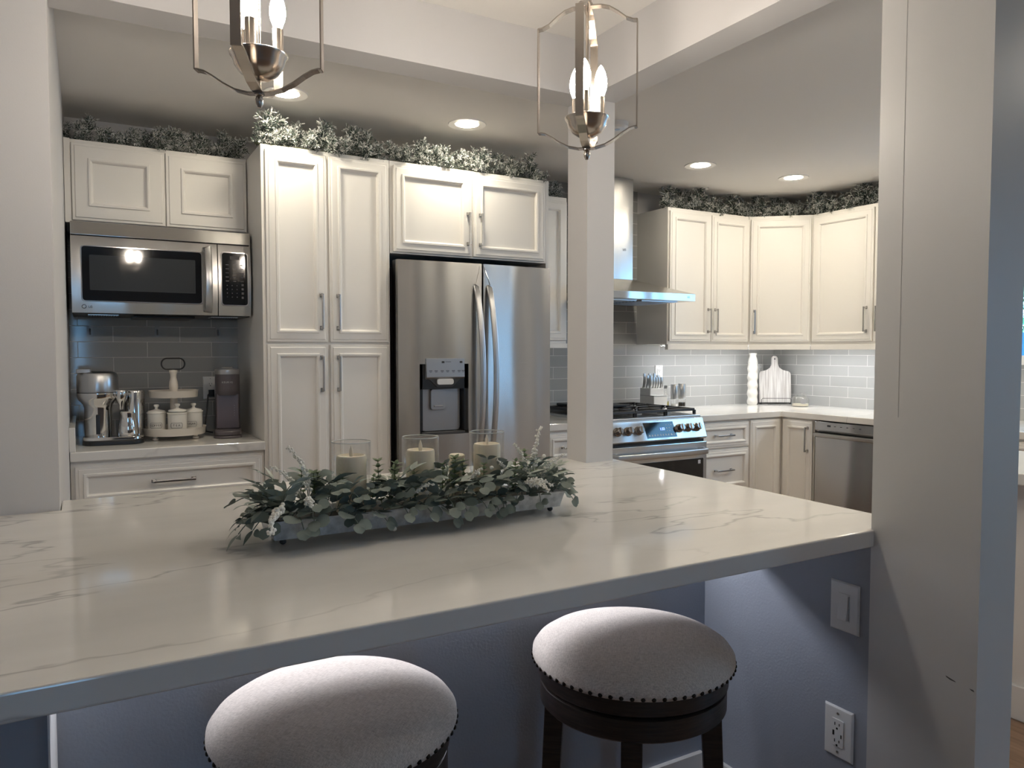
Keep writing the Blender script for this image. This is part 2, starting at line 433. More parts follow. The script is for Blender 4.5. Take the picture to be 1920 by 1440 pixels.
# ------------------------------------------------------------------ cabinets
def door_front(bm, x0, x1, z0, z1, ins=.060, th=.020):
    loops = [(0, -.014), (.0015, -.016), (.012, -.016), (.0135, -.0195), (ins - .018, -.0195), (ins - .017, -.0245), (ins - .008, -.0245), (ins - .002, -.018), (ins, -.0095), (ins + .002, -.0095)]
    frame_panel(bm, x0, x1, z0, z1, loops, 0)

def pull(bm, L, vertical=True):
    """bar pull, local origin at the middle of the bar on the door face"""
    h = L / 2
    def B(a0, a1, b0, b1, y0, y1):
        if vertical: box(bm, b0, b1, y0, y1, a0, a1)
        else: box(bm, a0, a1, y0, y1, b0, b1)
    B(-h, h, -.0045, .0045, -.034, -.027)
    for s in (-1, 1):
        a = s * (h - .006)
        B(a - .006, a + .006, -.0055, .0055, -.030, 0)
        B(a - .010, a + .010, -.0075, .0075, -.003, 0)

def add_door(T, x0, x1, z0, z1, ins=.060, handle=None, vertical=True, L=.165, name='door'):
    bm = bmesh.new(); door_front(bm, x0, x1, z0, z1, ins)
    d = obj(name, bm, 'cab', T, .0008, seg=1)
    if handle:
        hb = bmesh.new(); pull(hb, L, vertical)
        h = obj('handle', hb, 'handle', d, .0012, loc=(handle[0], -.0190, handle[1]))
    return d

def cabinet(name, label, x0, x1, z0, z1, depth, loc, rz=0, rails=None, group=None, toe=0, skip_top=0):
    T = thing(name, label, 'cabinet', loc, rz, group)
    bm = bmesh.new()
    box(bm, x0, x1, 0, depth, z0 + toe, z1)
    if toe: box(bm, x0, x1, .06, depth, z0, z0 + toe)
    obj('body', bm, 'cab', T, .001, seg=1)
    return T

# over-microwave cabinet (doors at Y 3.85)
c = cabinet('wall_cabinet', 'white two-door wall cabinet directly above the microwave', -.062, .704, 1.895, 2.262, .325, (0, 3.873, 0))
add_door(c, -.036, .338, 1.906, 2.245, .082); add_door(c, .343, .700, 1.906, 2.245, .082)
bm = bmesh.new(); box(bm, -.064, -.040, -.012, 0, 1.895, 2.262); obj('filler_strip', bm, 'cab', c)
# pantry
c = cabinet('pantry_cabinet', 'tall white four-door pantry cabinet left of the refrigerator', .706, 1.316, .0, 2.262, .658, (0, 3.540, 0), toe=.1)
for z0, z1, hz in ((1.369, 2.241, 1.512), (.12, 1.357, 1.220)):
    add_door(c, .722, 1.000, z0, z1, .060, (.969, hz)); add_door(c, 1.012, 1.306, z0, z1, .060, (1.048, hz))
# over-fridge cabinet and side panels
c = cabinet('bridge_cabinet', 'white two-door cabinet bridging over the stainless refrigerator', 1.318, 2.225, 1.810, 2.262, .658, (0, 3.540, 0))
add_door(c, 1.334, 1.762, 1.818, 2.240, .060, (1.737, 1.957)); add_door(c, 1.772, 2.208, 1.818, 2.240, .060, (1.808, 1.957))
bm = bmesh.new(); box(bm, 2.225, 2.243, -.0, .658, 0, 2.262); obj('side_panel', bm, 'cab', c)
# cabinet between fridge and hood
c = cabinet('wall_cabinet', 'narrow white wall cabinet partly hidden behind the slim post, beside the refrigerator', 2.245, 2.585, 1.372, 2.262, .325, (0, 3.873, 0))
add_door(c, 2.252, 2.578, 1.392, 2.235, .060)
bm = bmesh.new(); box(bm, 2.245, 2.585, -.012, .02, 1.345, 1.372); obj('light_rail', bm, 'cab', c)
# uppers right of the hood
c = cabinet('wall_cabinet', 'white two-door wall cabinet right of the range hood', 3.395, 4.150, 1.372, 2.285, .325, (0, 3.873, 0))
add_door(c, 3.405, 3.775, 1.392, 2.262, .060, (3.748, 1.535)); add_door(c, 3.782, 4.140, 1.392, 2.262, .060, (3.812, 1.535))
bm = bmesh.new(); box(bm, 3.395, 4.150, -.010, .02, 1.335, 1.372); obj('light_rail', bm, 'cab', c, .003)
# diagonal corner upper
ax, ay, bxx, byy = 4.155, 3.873, 4.483, 3.590
ang = math.atan2(byy - ay, bxx - ax); LW = math.hypot(bxx - ax, byy - ay)
c = thing('corner_wall_cabinet', 'white angled one-door wall cabinet in the kitchen corner', 'cabinet', (ax, ay, 0), ang)
inv = Matrix.Rotation(-ang, 3, 'Z')
pts = [(ax, ay), (bxx, byy), (XR - .002, byy), (XR - .002, YB - .002), (ax, YB - .002)]
lp = [tuple((inv @ Vector((p[0] - ax, p[1] - ay, 0)))[:2]) for p in pts]
bm = bmesh.new(); prism(bm, lp, 1.372, 2.285); obj('body', bm, 'cab', c, .001, seg=1)
add_door(c, .012, LW - .014, 1.392, 2.262, .062, (.042, 1.535))
bm = bmesh.new(); box(bm, .008, LW - .008, -.010, .02, 1.335, 1.372); obj('light_rail', bm, 'cab', c, .003)
# uppers on right wall (local x -> world -Y)
c = cabinet('wall_cabinet', 'white two-door wall cabinet on the right-hand kitchen wall beside the grey column', 0, .98, 1.372, 2.285, .315, (4.483, 3.588, 0), -PI / 2)
add_door(c, .012, .478, 1.392, 2.262, .062, (.440, 1.535)); add_door(c, .490, .968, 1.392, 2.262, .062, (.525, 1.535))
bm = bmesh.new(); box(bm, 0, .98, -.010, .02, 1.335, 1.372); obj('light_rail', bm, 'cab', c, .003)

# base cabinets
c = cabinet('base_cabinet', 'white base cabinet with one wide drawer below the coffee corner', -.064, .704, 0, .875, .64, (0, 3.548, 0), toe=.1)
add_door(c, -.048, .692, .690, .852, .048, (.322, .772), False, .170, 'drawer')
add_door(c, -.048, .318, .12, .678, .06); add_door(c, .326, .692, .12, .678, .06)
c = cabinet('base_cabinet', 'narrow white drawer cabinet between the refrigerator and the range', 2.245, 2.575, 0, .875, .62, (0, 3.575, 0), toe=.1)
add_door(c, 2.257, 2.565, .70, .852, .042, (2.41, .776), False, .13, 'drawer'); add_door(c, 2.257, 2.565, .42, .688, .048, (2.41, .554), False, .13, 'drawer'); add_door(c, 2.257, 2.565, .12, .408, .048, (2.41, .27), False, .13, 'drawer')
c = cabinet('base_cabinet', 'white three-drawer base cabinet between the range and the corner', 3.362, 3.850, 0, .875, .62, (0, 3.575, 0), toe=.1)
for z0, z1 in ((.695, .858), (.415, .682), (.12, .402)):
    add_door(c, 3.374, 3.842, z0, z1, .048, (3.605, (z0 + z1) / 2), False, .15, 'drawer')
c = thing('corner_base_cabinet', 'white L-shaped corner base cabinet with folding double door', 'cabinet', (3.852, 3.575, 0))
bm = bmesh.new(); prism(bm, [(0, 0), (.318, 0), (.318, -.275), (XR - .002 - 3.852, -.275), (XR - .002 - 3.852, .62), (0, .62)], .1, .875); obj('body', bm, 'cab', c, .001, seg=1)
bm = bmesh.new(); prism(bm, [(0, .06), (.378, .06), (.378, -.275), (XR - .002 - 3.852, -.275), (XR - .002 - 3.852, .62), (0, .62)], 0, .1); obj('plinth', bm, 'cab', c)
add_door(c, .006, .290, .12, .862, .060)
bm = bmesh.new(); door_front(bm, .026, .268, .12, .862, .060)
d = obj('door', bm, 'cab', c, .0008, seg=1, loc=(.318, 0, 0), rot=(0, 0, -PI / 2))
hb = bmesh.new(); pull(hb, .165); obj('handle', hb, 'handle', d, .0012, loc=(.236, -.0190, .740))
# run under the right counter, past the dishwasher
c = cabinet('base_cabinet', 'white base cabinet under the kitchen window, seen past the grey column', 0, 2.0, 0, .875, .62, (4.170, 2.665, 0), -PI / 2, toe=.1)
for k in range(4):
    add_door(c, .008 + k * .5, .494 + k * .5, .70, .862, .045, (.25 + k * .5, .78), False, .15, 'drawer'); add_door(c, .008 + k * .5, .494 + k * .5, .12, .688, .06)

# dishwasher
c = thing('dishwasher', 'stainless steel dishwasher built in on the right-hand side', 'dishwasher', (4.170, 3.283, 0), -PI / 2)
bx('body', 'dark', (0.004, .602, .01, .60, .10, .872), c)
bx('door', 'steel', (.006, .600, -.025, .01, .12, .792), c, .004); bx('toe_kick', 'black', (.01, .596, .06, .55, 0, .10), c)
bm = bmesh.new(); prism(bm, [(-.028, .868), (-.028, .815), (-.012, .800), (.01, .800), (.01, .868)], .006, .600, 'x'); pan = obj('control_panel', bm, 'steel', c, .002)
bm = bmesh.new(); prism(bm, [(-.030, .795), (-.055, .792), (-.050, .772), (-.025, .764)], .010, .596, 'x'); obj('handle', bm, 'steelplain', c, .003)
bm = bmesh.new()
for k in range(9): box(bm, .15 + k * .045 + (.08 if k > 4 else 0), .163 + k * .045 + (.08 if k > 4 else 0), -.0286, -.0278, .842, .846)
obj('button_marks', bm, 'ink', pan); bx('indicator', 'dark', (.10, .125, -.0286, -.0278, .838, .850), pan)

# ------------------------------------------------------------------ counters
def counter(name, label, pts, z0=.875, z1=.915, bev=.004):
    bm = bmesh.new(); prism(bm, pts, z0, z1)
    return tag(obj(name, bm, 'quartz', None, bev, seg=3), label, 'countertop')
counter('peninsula_countertop', 'large white veined quartz peninsula countertop holding the greenery centrepiece',
        [(-1.9, 1.080), (1.579, 1.080), (1.579, 1.092), (1.735, 1.092), (1.758, 2.28), (1.722, 2.262), (1.600, 2.262), (1.600, 2.388), (1.722, 2.388), (1.755, 2.30), (1.755, 2.405), (-.064, 2.405), (-.064, 2.260), (-1.9, 2.260)] if False else
        [(-1.9, 1.080), (1.579, 1.080), (1.579, 1.092), (1.735, 1.092), (1.755, 2.405), (-.064, 2.405), (-.064, 2.260), (-1.9, 2.260)])
counter('coffee_countertop', 'short white quartz countertop under the microwave holding the coffee things', [(-.064, 3.520), (.705, 3.520), (.705, YB - .001), (-.064, YB - .001)])
counter('narrow_countertop', 'narrow quartz countertop between refrigerator and range', [(2.245, 3.548), (2.590, 3.548), (2.590, YB - .001), (2.245, YB - .001)])
counter('corner_countertop', 'L-shaped white quartz countertop running from the range into the corner and along the right wall',
        [(3.352, 3.548), (4.143, 3.548), (4.143, .6), (XR - .001, .6), (XR - .001, YB - .001), (3.352, YB - .001)])
o = bx('side_splash', 'quartz', (-.0655, -.043, 3.522, 4.198, .915, 1.015), None, .002); tag(o, 'low white quartz side splash left of the espresso machine', 'splash')
# island beyond the column
c = thing('kitchen_island', 'white counter block with baseboard glimpsed right of the grey column', 'island', (2.9, 1.0, 0))
bx('body', 'cab', (0, .42, -.9, .62, 0, .875), c, .002); bx('island_top', 'quartz', (-.17, .46, -.93, .66, .875, .915), c, .004); bx('island_baseboard', 'trim', (-.015, 0, -.9, .62, 0, .125), c, .003)

# tiles: thin slabs on the walls
def tiles(name, mat, dims):
    o = bx(name, mat, dims); o['kind'] = 'structure'; return o
tiles('wall_back_tile', 'tileb', (-.065, .705, YB - .008, YB, .915, 1.90))
tiles('wall_back_tile_range', 'tileb', (2.245, 3.395, YB - .008, YB, .60, CEIL))
tiles('wall_back_tile_corner', 'tileb', (3.395, XR, YB - .008, YB, .915, 1.372))
tiles('wall_right_tile', 'tiler', (XR - .008, XR, .6, YB - .008, .915, WZ0 - .055))
tiles('wall_right_tile_upper', 'tiler', (XR - .008, XR, WY1 + .055, YB - .008, WZ0 - .055, 1.372))

# ------------------------------------------------------------------ microwave
c = thing('microwave', 'stainless over-the-range microwave with black glass door', 'microwave', (-.046, 3.775, 1.490))
W = .742
bx('body', 'dark', (0, W, .02, .39, .0, .398), c, .003)
bm = bmesh.new(); prism(bm, [(-.006, .398), (-.022, .340), (.02, .340), (.02, .398)], 0, W, 'x'); obj('top_grille', bm, 'steelw', c, .002)
# door with a window opening built from loops
bm = bmesh.new()
def curved_panel(bm, x0, x1, z0, z1, y, holes=None, bulge=.012):
    n = 12
    rows = []
    for i in range(n + 1):
        t = i / n; z = z0 + (z1 - z0) * t
        yy = y - bulge * (1 - (2 * t - 1) ** 2)
        rows.append([bm.verts.new((x0, yy, z)), bm.verts.new((x1, yy, z)), bm.verts.new((x1, .02, z)), bm.verts.new((x0, .02, z))])
    for a, b in zip(rows, rows[1:]):
        for k in range(4): bm.faces.new((a[k], a[(k + 1) % 4], b[(k + 1) % 4], b[k]))
    bm.faces.new(rows[0]); bm.faces.new(rows[-1])
curved_panel(bm, 0, .592, .004, .336, -.012)
door = obj('door', bm, 'steelw', c, smooth='auto')
bm = bmesh.new(); curved_panel(bm, .596, W, .004, .336, -.012); cp = obj('control_panel', bm, 'steelw', c, smooth='auto')
def plate(name, mat, x0, x1, z0, z1, y, th, r, parent, **k):
    bm = bmesh.new(); prism(bm, rrect(x1 - x0, z1 - z0, r, 5, (x0 + x1) / 2, (z0 + z1) / 2), y, y - th, 'y'); return obj(name, bm, mat, parent, **k)
plate('window_frame', 'chrome', .036, .527, .052, .296, -.0205, .0035, .014, door, bevel=.001)
gl = plate('door_glass', 'blackglass', .041, .522, .057, .291, -.0235, .0015, .012, door)
plate('window_screen', 'screenglass', .069, .496, .102, .255, -.0248, .0004, .004, door)
plate('panel_rim', 'chrome', .608, .730, .050, .303, -.0205, .0035, .014, cp, bevel=.001)
kp = plate('keypad', 'blackglass', .612, .726, .055, .298, -.0235, .0015, .012, cp)
bm = bmesh.new()
for r_ in range(4):
    for q in range(3): box(bm, .632 + q * .022, .636 + q * .022, -.0256, -.0248, .090 + r_ * .018, .094 + r_ * .018)
for r_ in range(5):
    for q in range(3): box(bm, .628 + q * .033, .642 + q * .033, -.0256, -.0248, .165 + r_ * .019, .168 + r_ * .019)
for r_ in range(4): box(bm, .698, .708, -.0256, -.0248, .085 + r_ * .02, .095 + r_ * .02)
obj('key_print', bm, P('dim_print', (.12, .12, .13), .5), kp)
bx('display', 'dark', (.648, .690, -.0256, -.0246, .268, .284), kp)
bm = bmesh.new()
hp = [(.548, -.055 - .022 * math.sin(PI * t), .022 + .29 * t) for t in [i / 14 for i in range(15)]]
sweep(bm, [(.540, -.024, .030)] + hp + [(.540, -.024, .305)], rrect(.030, .010, .004, 3), up=(0, -1, 0))
obj('handle', bm, 'steelplain', door, smooth='auto')
lg = bmesh.new(); tube(lg, [(.046 + .008 * math.cos(a), -.0225, .030 + .008 * math.sin(a)) for a in [i * PI / 9 for i in range(18)]], .0009, 6, True)
obj('logo', lg, 'ink', door); text('lettering', 'LG', .012, 'ink', door, (.070, -.0225, .029), (PI / 2, 0, 0), .0004)
# underside
bm = bmesh.new(); box(bm, .24, .50, .05, .30, -.012, 0); obj('vent_tray', bm, 'black', c, .004)
for x in (.06, .57):
    bm = bmesh.new(); box(bm, x, x + .12, .04, .16, -.004, .001)
    g = obj('grease_filter', bm, 'steelplain', c)
    bm = bmesh.new()
    for k in range(11): box(bm, x + .006 + k * .010, x + .010 + k * .010, .045, .155, -.006, -.004)
    obj('filter_slats', bm, 'dark', g)
# stick-on hooks under the microwave
for i, (x, lab) in enumerate(((.022, 'clear stick-on hook on the grey tiles above the espresso machine'), (.318, 'clear stick-on hook on the grey tiles, middle of the row of three'), (.606, 'clear stick-on hook on the grey tiles above the pod coffee maker'))):
    t = thing('adhesive_hook', lab, 'hook', (x, YB - .008, 1.425), 0, 'stick-on hooks on the backsplash')
    bm = bmesh.new(); prism(bm, rrect(.026, .058, .012, 4), 0, -.003, 'y'); obj('backplate', bm, 'hookp', t)
    bm = bmesh.new(); tube(bm, [(0, -.003, .010), (0, -.012, -.012), (0, -.020, -.016), (0, -.022, -.006)], .0035, 6); obj('hook_arm', bm, 'silverp', t, smooth=True)

# ------------------------------------------------------------------ refrigerator
c = thing('refrigerator', 'stainless French-door refrigerator with ice and water dispenser', 'refrigerator', (1.322, 3.47, 0))
FW = .893
bx('cabinet_body', 'dark', (.012, FW - .012, .075, .72, .02, 1.745), c, .004)
bm = bmesh.new()
for x in (.03, FW - .07): box(bm, x, x + .05, .03, .10, 1.760, 1.778)
obj('hinge_cover', bm, 'silverp', c, .003)
def fdoor(x0, x1, z0, z1, name='door', hole=None):
    bm = bmesh.new(); n = 16
    xs = [x0 + (x1 - x0) * i / n for i in range(n + 1)]
    def yf(x): return .004 - .016 * (1 - ((x - FW / 2) / (FW / 2)) ** 2)
    if hole: xs = sorted(set([round(x, 5) for x in xs if not (hole[0] - .008 < x < hole[1] + .008)] + [hole[0], hole[1]] + [hole[0] + (hole[1] - hole[0]) * k / 5 for k in range(1, 5)]))
    zs = [z0, z1] if not hole else [z0, hole[2], hole[3], z1]
    V = {}
    for i, x in enumerate(xs):
        for j, z in enumerate(zs): V[i, j] = bm.verts.new((x, yf(x), z))
    for i in range(len(xs) - 1):
        for j in range(len(zs) - 1):
            if hole and hole[0] - 1e-6 <= xs[i] and xs[i + 1] <= hole[1] + 1e-6 and j == 1: continue
            bm.faces.new((V[i, j], V[i + 1, j], V[i + 1, j + 1], V[i, j + 1]))
    # sides and back
    b = {}
    for (i, j) in ((0, 0), (len(xs) - 1, 0), (len(xs) - 1, len(zs) - 1), (0, len(zs) - 1)): b[i, j] = bm.verts.new((xs[i], .075, zs[j]))
    L = len(xs) - 1; T_ = len(zs) - 1
    bm.faces.new([b[0, 0]] + [V[i, 0] for i in range(L + 1)] + [b[L, 0]])
    bm.faces.new([b[0, T_]] + [V[i, T_] for i in range(L + 1)] + [b[L, T_]])
    bm.faces.new([b[0, 0]] + [V[0, j] for j in range(T_ + 1)] + [b[0, T_]])
    bm.faces.new([b[L, 0]] + [V[L, j] for j in range(T_ + 1)] + [b[L, T_]])
    bm.faces.new([b[0, 0], b[L, 0], b[L, T_], b[0, T_]])
    if hole:
        hx0, hx1, hz0, hz1 = hole
        d = .062
        i0 = [i for i, x in enumerate(xs) if abs(x - hx0) < 1e-5][0]; i1 = [i for i, x in enumerate(xs) if abs(x - hx1) < 1e-5][0]
        q = [bm.verts.new(p) for p in ((hx0 + .02, d, hz0 + .012), (hx1 - .02, d, hz0 + .012), (hx1 - .02, d - .018, hz1), (hx0 + .02, d - .018, hz1))]
        bm.faces.new([V[i, 1] for i in range(i0, i1 + 1)] + [q[1], q[0]])
        bm.faces.new([V[i, 2] for i in range(i0, i1 + 1)] + [q[2], q[3]])
        bm.faces.new([V[i0, 1], V[i0, 2], q[3], q[0]]); bm.faces.new([V[i1, 1], V[i1, 2], q[2], q[1]])
        bm.faces.new(q)
    return obj(name, bm, 'steel', c, smooth='auto')
HX0, HX1 = .120, .386
dl = fdoor(.010, FW / 2 + .004 + .012, .70, 1.775, 'door', (HX0, HX1, .905, 1.262))
dr = fdoor(FW / 2 + .026, FW - .002, .70, 1.775)
fz = fdoor(.010, FW - .002, .08, .690, 'freezer_drawer')
# handles: long bowed flat bars
def fhandle(x, sgn, parent):
    bm = bmesh.new(); pts = []
    for i in range(25):
        t = i / 24; z = .72 + (1.655 - .72) * t
        bow = math.sin(PI * t)
        pts.append((x - sgn * .014 * (bow - .3), -.020 - .050 * bow ** .7, z))
    pts = [(x, -.006, .715)] + pts + [(x, -.004, 1.662)]
    sweep(bm, pts, rrect(.030, .014, .005, 3), up=(0, -1, 0))
    obj('handle', bm, 'steelplain', parent, smooth='auto')
fhandle(.432, -1, dl); fhandle(.508, -1, dr)
def fg(bm, *d): box(bm, *d)
bm = bmesh.new(); tube(bm, [(.452, -.0135, 1.765), (.448, -.014, 1.74), (.436, -.0135, 1.70), (.430, -.0135, 1.665)], .0012, 6); obj('handle_cap_line', bm, 'chrome', dl)
bm = bmesh.new(); tube(bm, [(.475, -.0135, 1.765), (.482, -.014, 1.74), (.500, -.0135, 1.70), (.512, -.0135, 1.665)], .0012, 6); obj('handle_cap_line', bm, 'chrome', dr)
bm = bmesh.new(); tube(bm, [(.08, -.055, .64), (.45, -.065, .64), (.81, -.055, .64)], .011, 10); obj('handle', bm, 'steelplain', fz, smooth=True)
# dispenser
bm = bmesh.new(); box(bm, HX0 + .001, HX1 - .001, .002, .006, 1.135, 1.261); box(bm, HX0 + .001, HX0 + .018, .002, .050, .925, 1.261); box(bm, HX1 - .018, HX1 - .001, .002, .050, .925, 1.261)
obj('niche_lining', bm, 'black', dl, .001)
bm = bmesh.new(); prism(bm, rrect(.215, .230, .02, 4, .253, 1.035), .038, .043, 'y'); obj('niche_back', bm, 'silverp', dl, .002)
bm = bmesh.new(); prism(bm, [(-.014, 1.290), (-.017, 1.195), (-.002, 1.185), (.045, 1.200), (.045, 1.290)], .152, .362, 'x'); dp = obj('dispenser_panel', bm, 'silverp', dl, .002)
bm = bmesh.new()
for k, x in enumerate((.165, .195, .228, .258, .290, .322, .345)):
    box(bm, x, x + .017, -.0170, -.0155, 1.226, 1.229); box(bm, x + .003, x + .014, -.0172, -.0155, 1.220, 1.222)
for x in (.235, .335): box(bm, x, x + .014, -.0165, -.0140, 1.266, 1.276)
box(bm, .255, .285, -.0165, -.0140, 1.272, 1.274)
obj('panel_print', bm, 'ink', dp)
bm = bmesh.new(); prism(bm, [(.17, 1.185), (.345, 1.185), (.300, 1.145), (.215, 1.145)], -.002, .050, 'y'); obj('dispenser_chute', bm, 'dark', dl, .002)
bm = bmesh.new(); prism(bm, rrect(.092, .030, .012, 4, .258, 1.172), -.010, .030, 'y'); sp = obj('ice_spout', bm, 'plastic', dl, .002)
bm = bmesh.new(); prism(bm, rrect(.078, .105, .012, 4, .230, 1.082), .020, .034, 'y'); pd = obj('dispenser_paddle', bm, 'silverp', dl, .002)
bx('paddle_lip', 'silverp', (.205, .255, .010, .022, 1.045, 1.052), pd, .002)
bm = bmesh.new(); box(bm, HX0 + .015, HX1 - .015, -.004, .055, .905, .918); obj('drip_tray', bm, 'dark', dl, .002)

# ------------------------------------------------------------------ range hood
c = thing('range_hood', 'stainless chimney range hood above the gas range', 'range hood', (2.605, 3.57, 1.640))
bm = bmesh.new(); HW = .755; HD = YB - .01 - 3.57
for (a, b_, z) in (): pass
b0 = [(0, 0, 0), (HW, 0, 0), (HW, HD, 0), (0, HD, 0)]; b1 = [(x, y, .045) for x, y, z in b0]
t1 = [(.245, HD - .30, .150), (.51, HD - .30, .150), (.51, HD, .150), (.245, HD, .150)]
V0 = [bm.verts.new(p) for p in b0]; V1 = [bm.verts.new(p) for p in b1]; V2 = [bm.verts.new(p) for p in t1]
for A, B in ((V0, V1), (V1, V2)):
    for i in range(4): bm.faces.new((A[i], A[(i + 1) % 4], B[(i + 1) % 4], B[i]))
bm.faces.new(V0); bm.faces.new(V2); obj('canopy', bm, 'steelw', c, .0015)
bx('chimney', 'steelw', (.245, .51, HD - .30, HD, .150, CEIL - .002 - 1.64), c, .001)
bm = bmesh.new()
for k in range(2):
    for j in range(12): box(bm, .06 + k * .33, .35 + k * .33, .08 + j * .035, .10 + j * .035, -.006, 0)
obj('baffle_filter', bm, 'steelplain', c)
text('lettering', 'LG', .022, 'ink', c, (.44, HD - .3012, .34), (PI / 2, 0, 0)); text('lettering', 'LG', .018, 'ink', c, (.70, -.0004, .024), (PI / 2, 0, 0))

# ------------------------------------------------------------------ range
c = thing('gas_range', 'stainless slide-in gas range with dark knobs and black oven door', 'range', (2.594, 3.47, 0))
RW = .754
bx('body', 'dark', (.002, RW - .002, .05, .70, .03, .905), c, .002)
ck = bx('cooktop', 'steelplain', (-.002, RW + .002, .03, .715, .905, .928), c, .004)
bx('cooktop_recess', 'black', (.03, RW - .03, .07, .68, .926, .930), ck)
bm = bmesh.new(); prism(bm, [(.05, .912), (.012, .912), (-.030, .795), (-.018, .785), (.05, .785)], -.002, RW + .002, 'x'); pn = obj('control_panel', bm, 'steel', c, .003)
sl = math.atan2(.042, .117)       # panel leans back
def onpanel(x, s, out=0):        # s 0 bottom .. 1 top along slanted face
    y = -.030 + .042 * s; z = .795 + .117 * s
    return (x, y - out * math.cos(sl), z + out * math.sin(sl))
for x in (.075, .152, .230, .545, .615, .685):
    M4 = Matrix.Translation(onpanel(x, .52)) @ Matrix.Rotation(PI / 2 - sl, 4, 'X')
    bm = bmesh.new(); lathe(bm, [(.0, 0), (.027, 0), (.027, .006), (.023, .010), (.021, .034), (.018, .037), (0, .037)], 24, M4=M4)
    k_ = obj('knob', bm, 'darkchrome', pn, smooth='auto')
    bm = bmesh.new(); box(bm, -.005, .005, -.019, .019, .034, .044)
    for v in bm.verts: v.co = M4 @ v.co
    obj('knob_grip', bm, 'darkchrome', k_, .002)
M4 = Matrix.Translation(onpanel(.388, .5)) @ Matrix.Rotation(PI / 2 - sl, 4, 'X')
bm = bmesh.new(); prism(bm, [(-.115, .048), (.115, .048), (.128, -.048), (-.102, -.048)], 0, .0015)
for v in bm.verts: v.co = M4 @ v.co
ds = obj('display', bm, 'blackglass', pn)
bm = bmesh.new()
for k in range(10): box(bm, -.09 + k * .021, -.078 + k * .021, -.036, -.033, .0015, .0022)
for k in range(10): box(bm, -.088 + k * .021, -.081 + k * .021, -.031, -.027, .0015, .0022)
for i in range(3):
    for j in range(3): box(bm, .055 + i * .020, .060 + i * .020, -.010 + j * .018, -.006 + j * .018, .0015, .0022)
for v in bm.verts: v.co = M4 @ v.co
obj('display_print', bm, 'whiteink', ds)
t_ = text('clock_digits', '1:33', .022, 'clock', ds, (0, 0, 0), (0, 0, 0)); t_.matrix_local = M4 @ Matrix.Translation((.022, .004, .003))
bx('panel_gap', 'black', (.004, RW - .004, -.005, .05, .768, .785), c)
od = bx('oven_door', 'steel', (.0, RW, -.030, .048, .235, .768), c, .004)
plate('door_glass', 'ovenglass', .030, RW - .030, .265, .665, -.030, .0025, .006, od)
plate('oven_window', 'blackglass', .12, RW - .12, .32, .61, -.0325, .0006, .004, od)
bx('energy_sticker', 'whiteink', (RW - .075, RW - .055, -.0335, -.0325, .632, .655), od)
bm = bmesh.new(); sweep(bm, [(.025, -.030, .715)] + [(.035 + (RW - .07) * i / 16, -.072 - .012 * math.sin(PI * i / 16), .712) for i in range(17)] + [(RW - .025, -.030, .715)], rrect(.012, .034, .005, 3), up=(0, 0, 1)); obj('handle', bm, 'steelplain', od, smooth='auto')
bx('storage_drawer', 'steel', (.0, RW, -.025, .048, .06, .228), c, .004)
bm = bmesh.new()
for x in (.05, RW - .05): lathe(bm, [(.018, 0), (.018, .06)], 12, x, .12)
obj('levelling_foot', bm, 'black', c)
# grates: three sections, two burners each
for g_ in range(3):
    x0 = .022 + g_ * .238; x1 = x0 + .232; bm = bmesh.new(); zt = .968
    for (a, b_) in (((x0, .06), (x1, .06)), ((x0, .67), (x1, .67)), ((x0, .06), (x0, .67)), ((x1, .06), (x1, .67)), ((x0, .365), (x1, .365))):
        sweep(bm, [(a[0], a[1], zt - .008), (b_[0], b_[1], zt - .008)], [(-.006, -.008), (.006, -.008), (.005, .008), (-.005, .008)], up=(0, 0, 1))
    xm = (x0 + x1) / 2
    for yc in (.21, .52):
        for a in range(8):
            d = Vector((math.cos(a * PI / 4), math.sin(a * PI / 4), 0))
            e = min((.115 / abs(d.x)) if abs(d.x) > .1 else 9, (.15 / abs(d.y)) if abs(d.y) > .1 else 9)
            sweep(bm, [Vector((xm, yc, zt - .006)) + d * .03, Vector((xm, yc, zt - .006)) + d * e], [(-.004, -.006), (.004, -.006), (.003, .006), (-.003, .006)], up=(0, 0, 1))
    for x in (x0, x1):
        for y in (.06, .365, .67): box(bm, x - .008, x + .008, y - .008, y + .008, .930, zt - .01)
    obj('grate', bm, 'iron', ck, .0015, seg=1)
    for yc in (.21, .52):
        bm = bmesh.new(); lathe(bm, [(0, .928), (.045, .928), (.045, .938), (.034, .941), (.034, .950), (.0, .952)], 24, xm, yc); obj('burner', bm, 'steelplain', ck, smooth='auto')
o = bx('griddle', 'iron', (2.594 + .10, 2.594 + .42, 3.47 + .34, 3.47 + .68, .969, .984), None, .004)
tag(o, 'flat black griddle lying across the back of the range grates', 'griddle')

# ------------------------------------------------------------------ recessed lights
def recessed(x, y, label):
    t = thing('recessed_light', label, 'ceiling light', (x, y, CEIL), 0, 'recessed ceiling lights in the kitchen')
    bm = bmesh.new(); prof = [(.056, .0), (.092, -.004), (.094, 0), (.094, .002), (.056, .002)]
    rings = []
    for r, z in prof: rings.append([bm.verts.new((r * math.cos(2 * PI * i / 40), r * math.sin(2 * PI * i / 40), z - .0005)) for i in range(40)])
    for a, b in zip(rings, rings[1:] + rings[:1]):
        for i in range(40): bm.faces.new((a[i], a[(i + 1) % 40], b[(i + 1) % 40], b[i]))
    obj('trim_ring', bm, 'trim', t, smooth='auto')
    bm = bmesh.new(); bm.faces.new([bm.verts.new((.056 * math.cos(-2 * PI * i / 40), .056 * math.sin(-2 * PI * i / 40), -.0015)) for i in range(40)])
    obj('lens', bm, 'lens', t, fix=False)
recessed(.778, 3.35, 'lit recessed ceiling light half hidden behind the left pendant, above the microwave area')
recessed(1.655, 3.36, 'lit recessed ceiling light in front of the cabinet over the refrigerator')
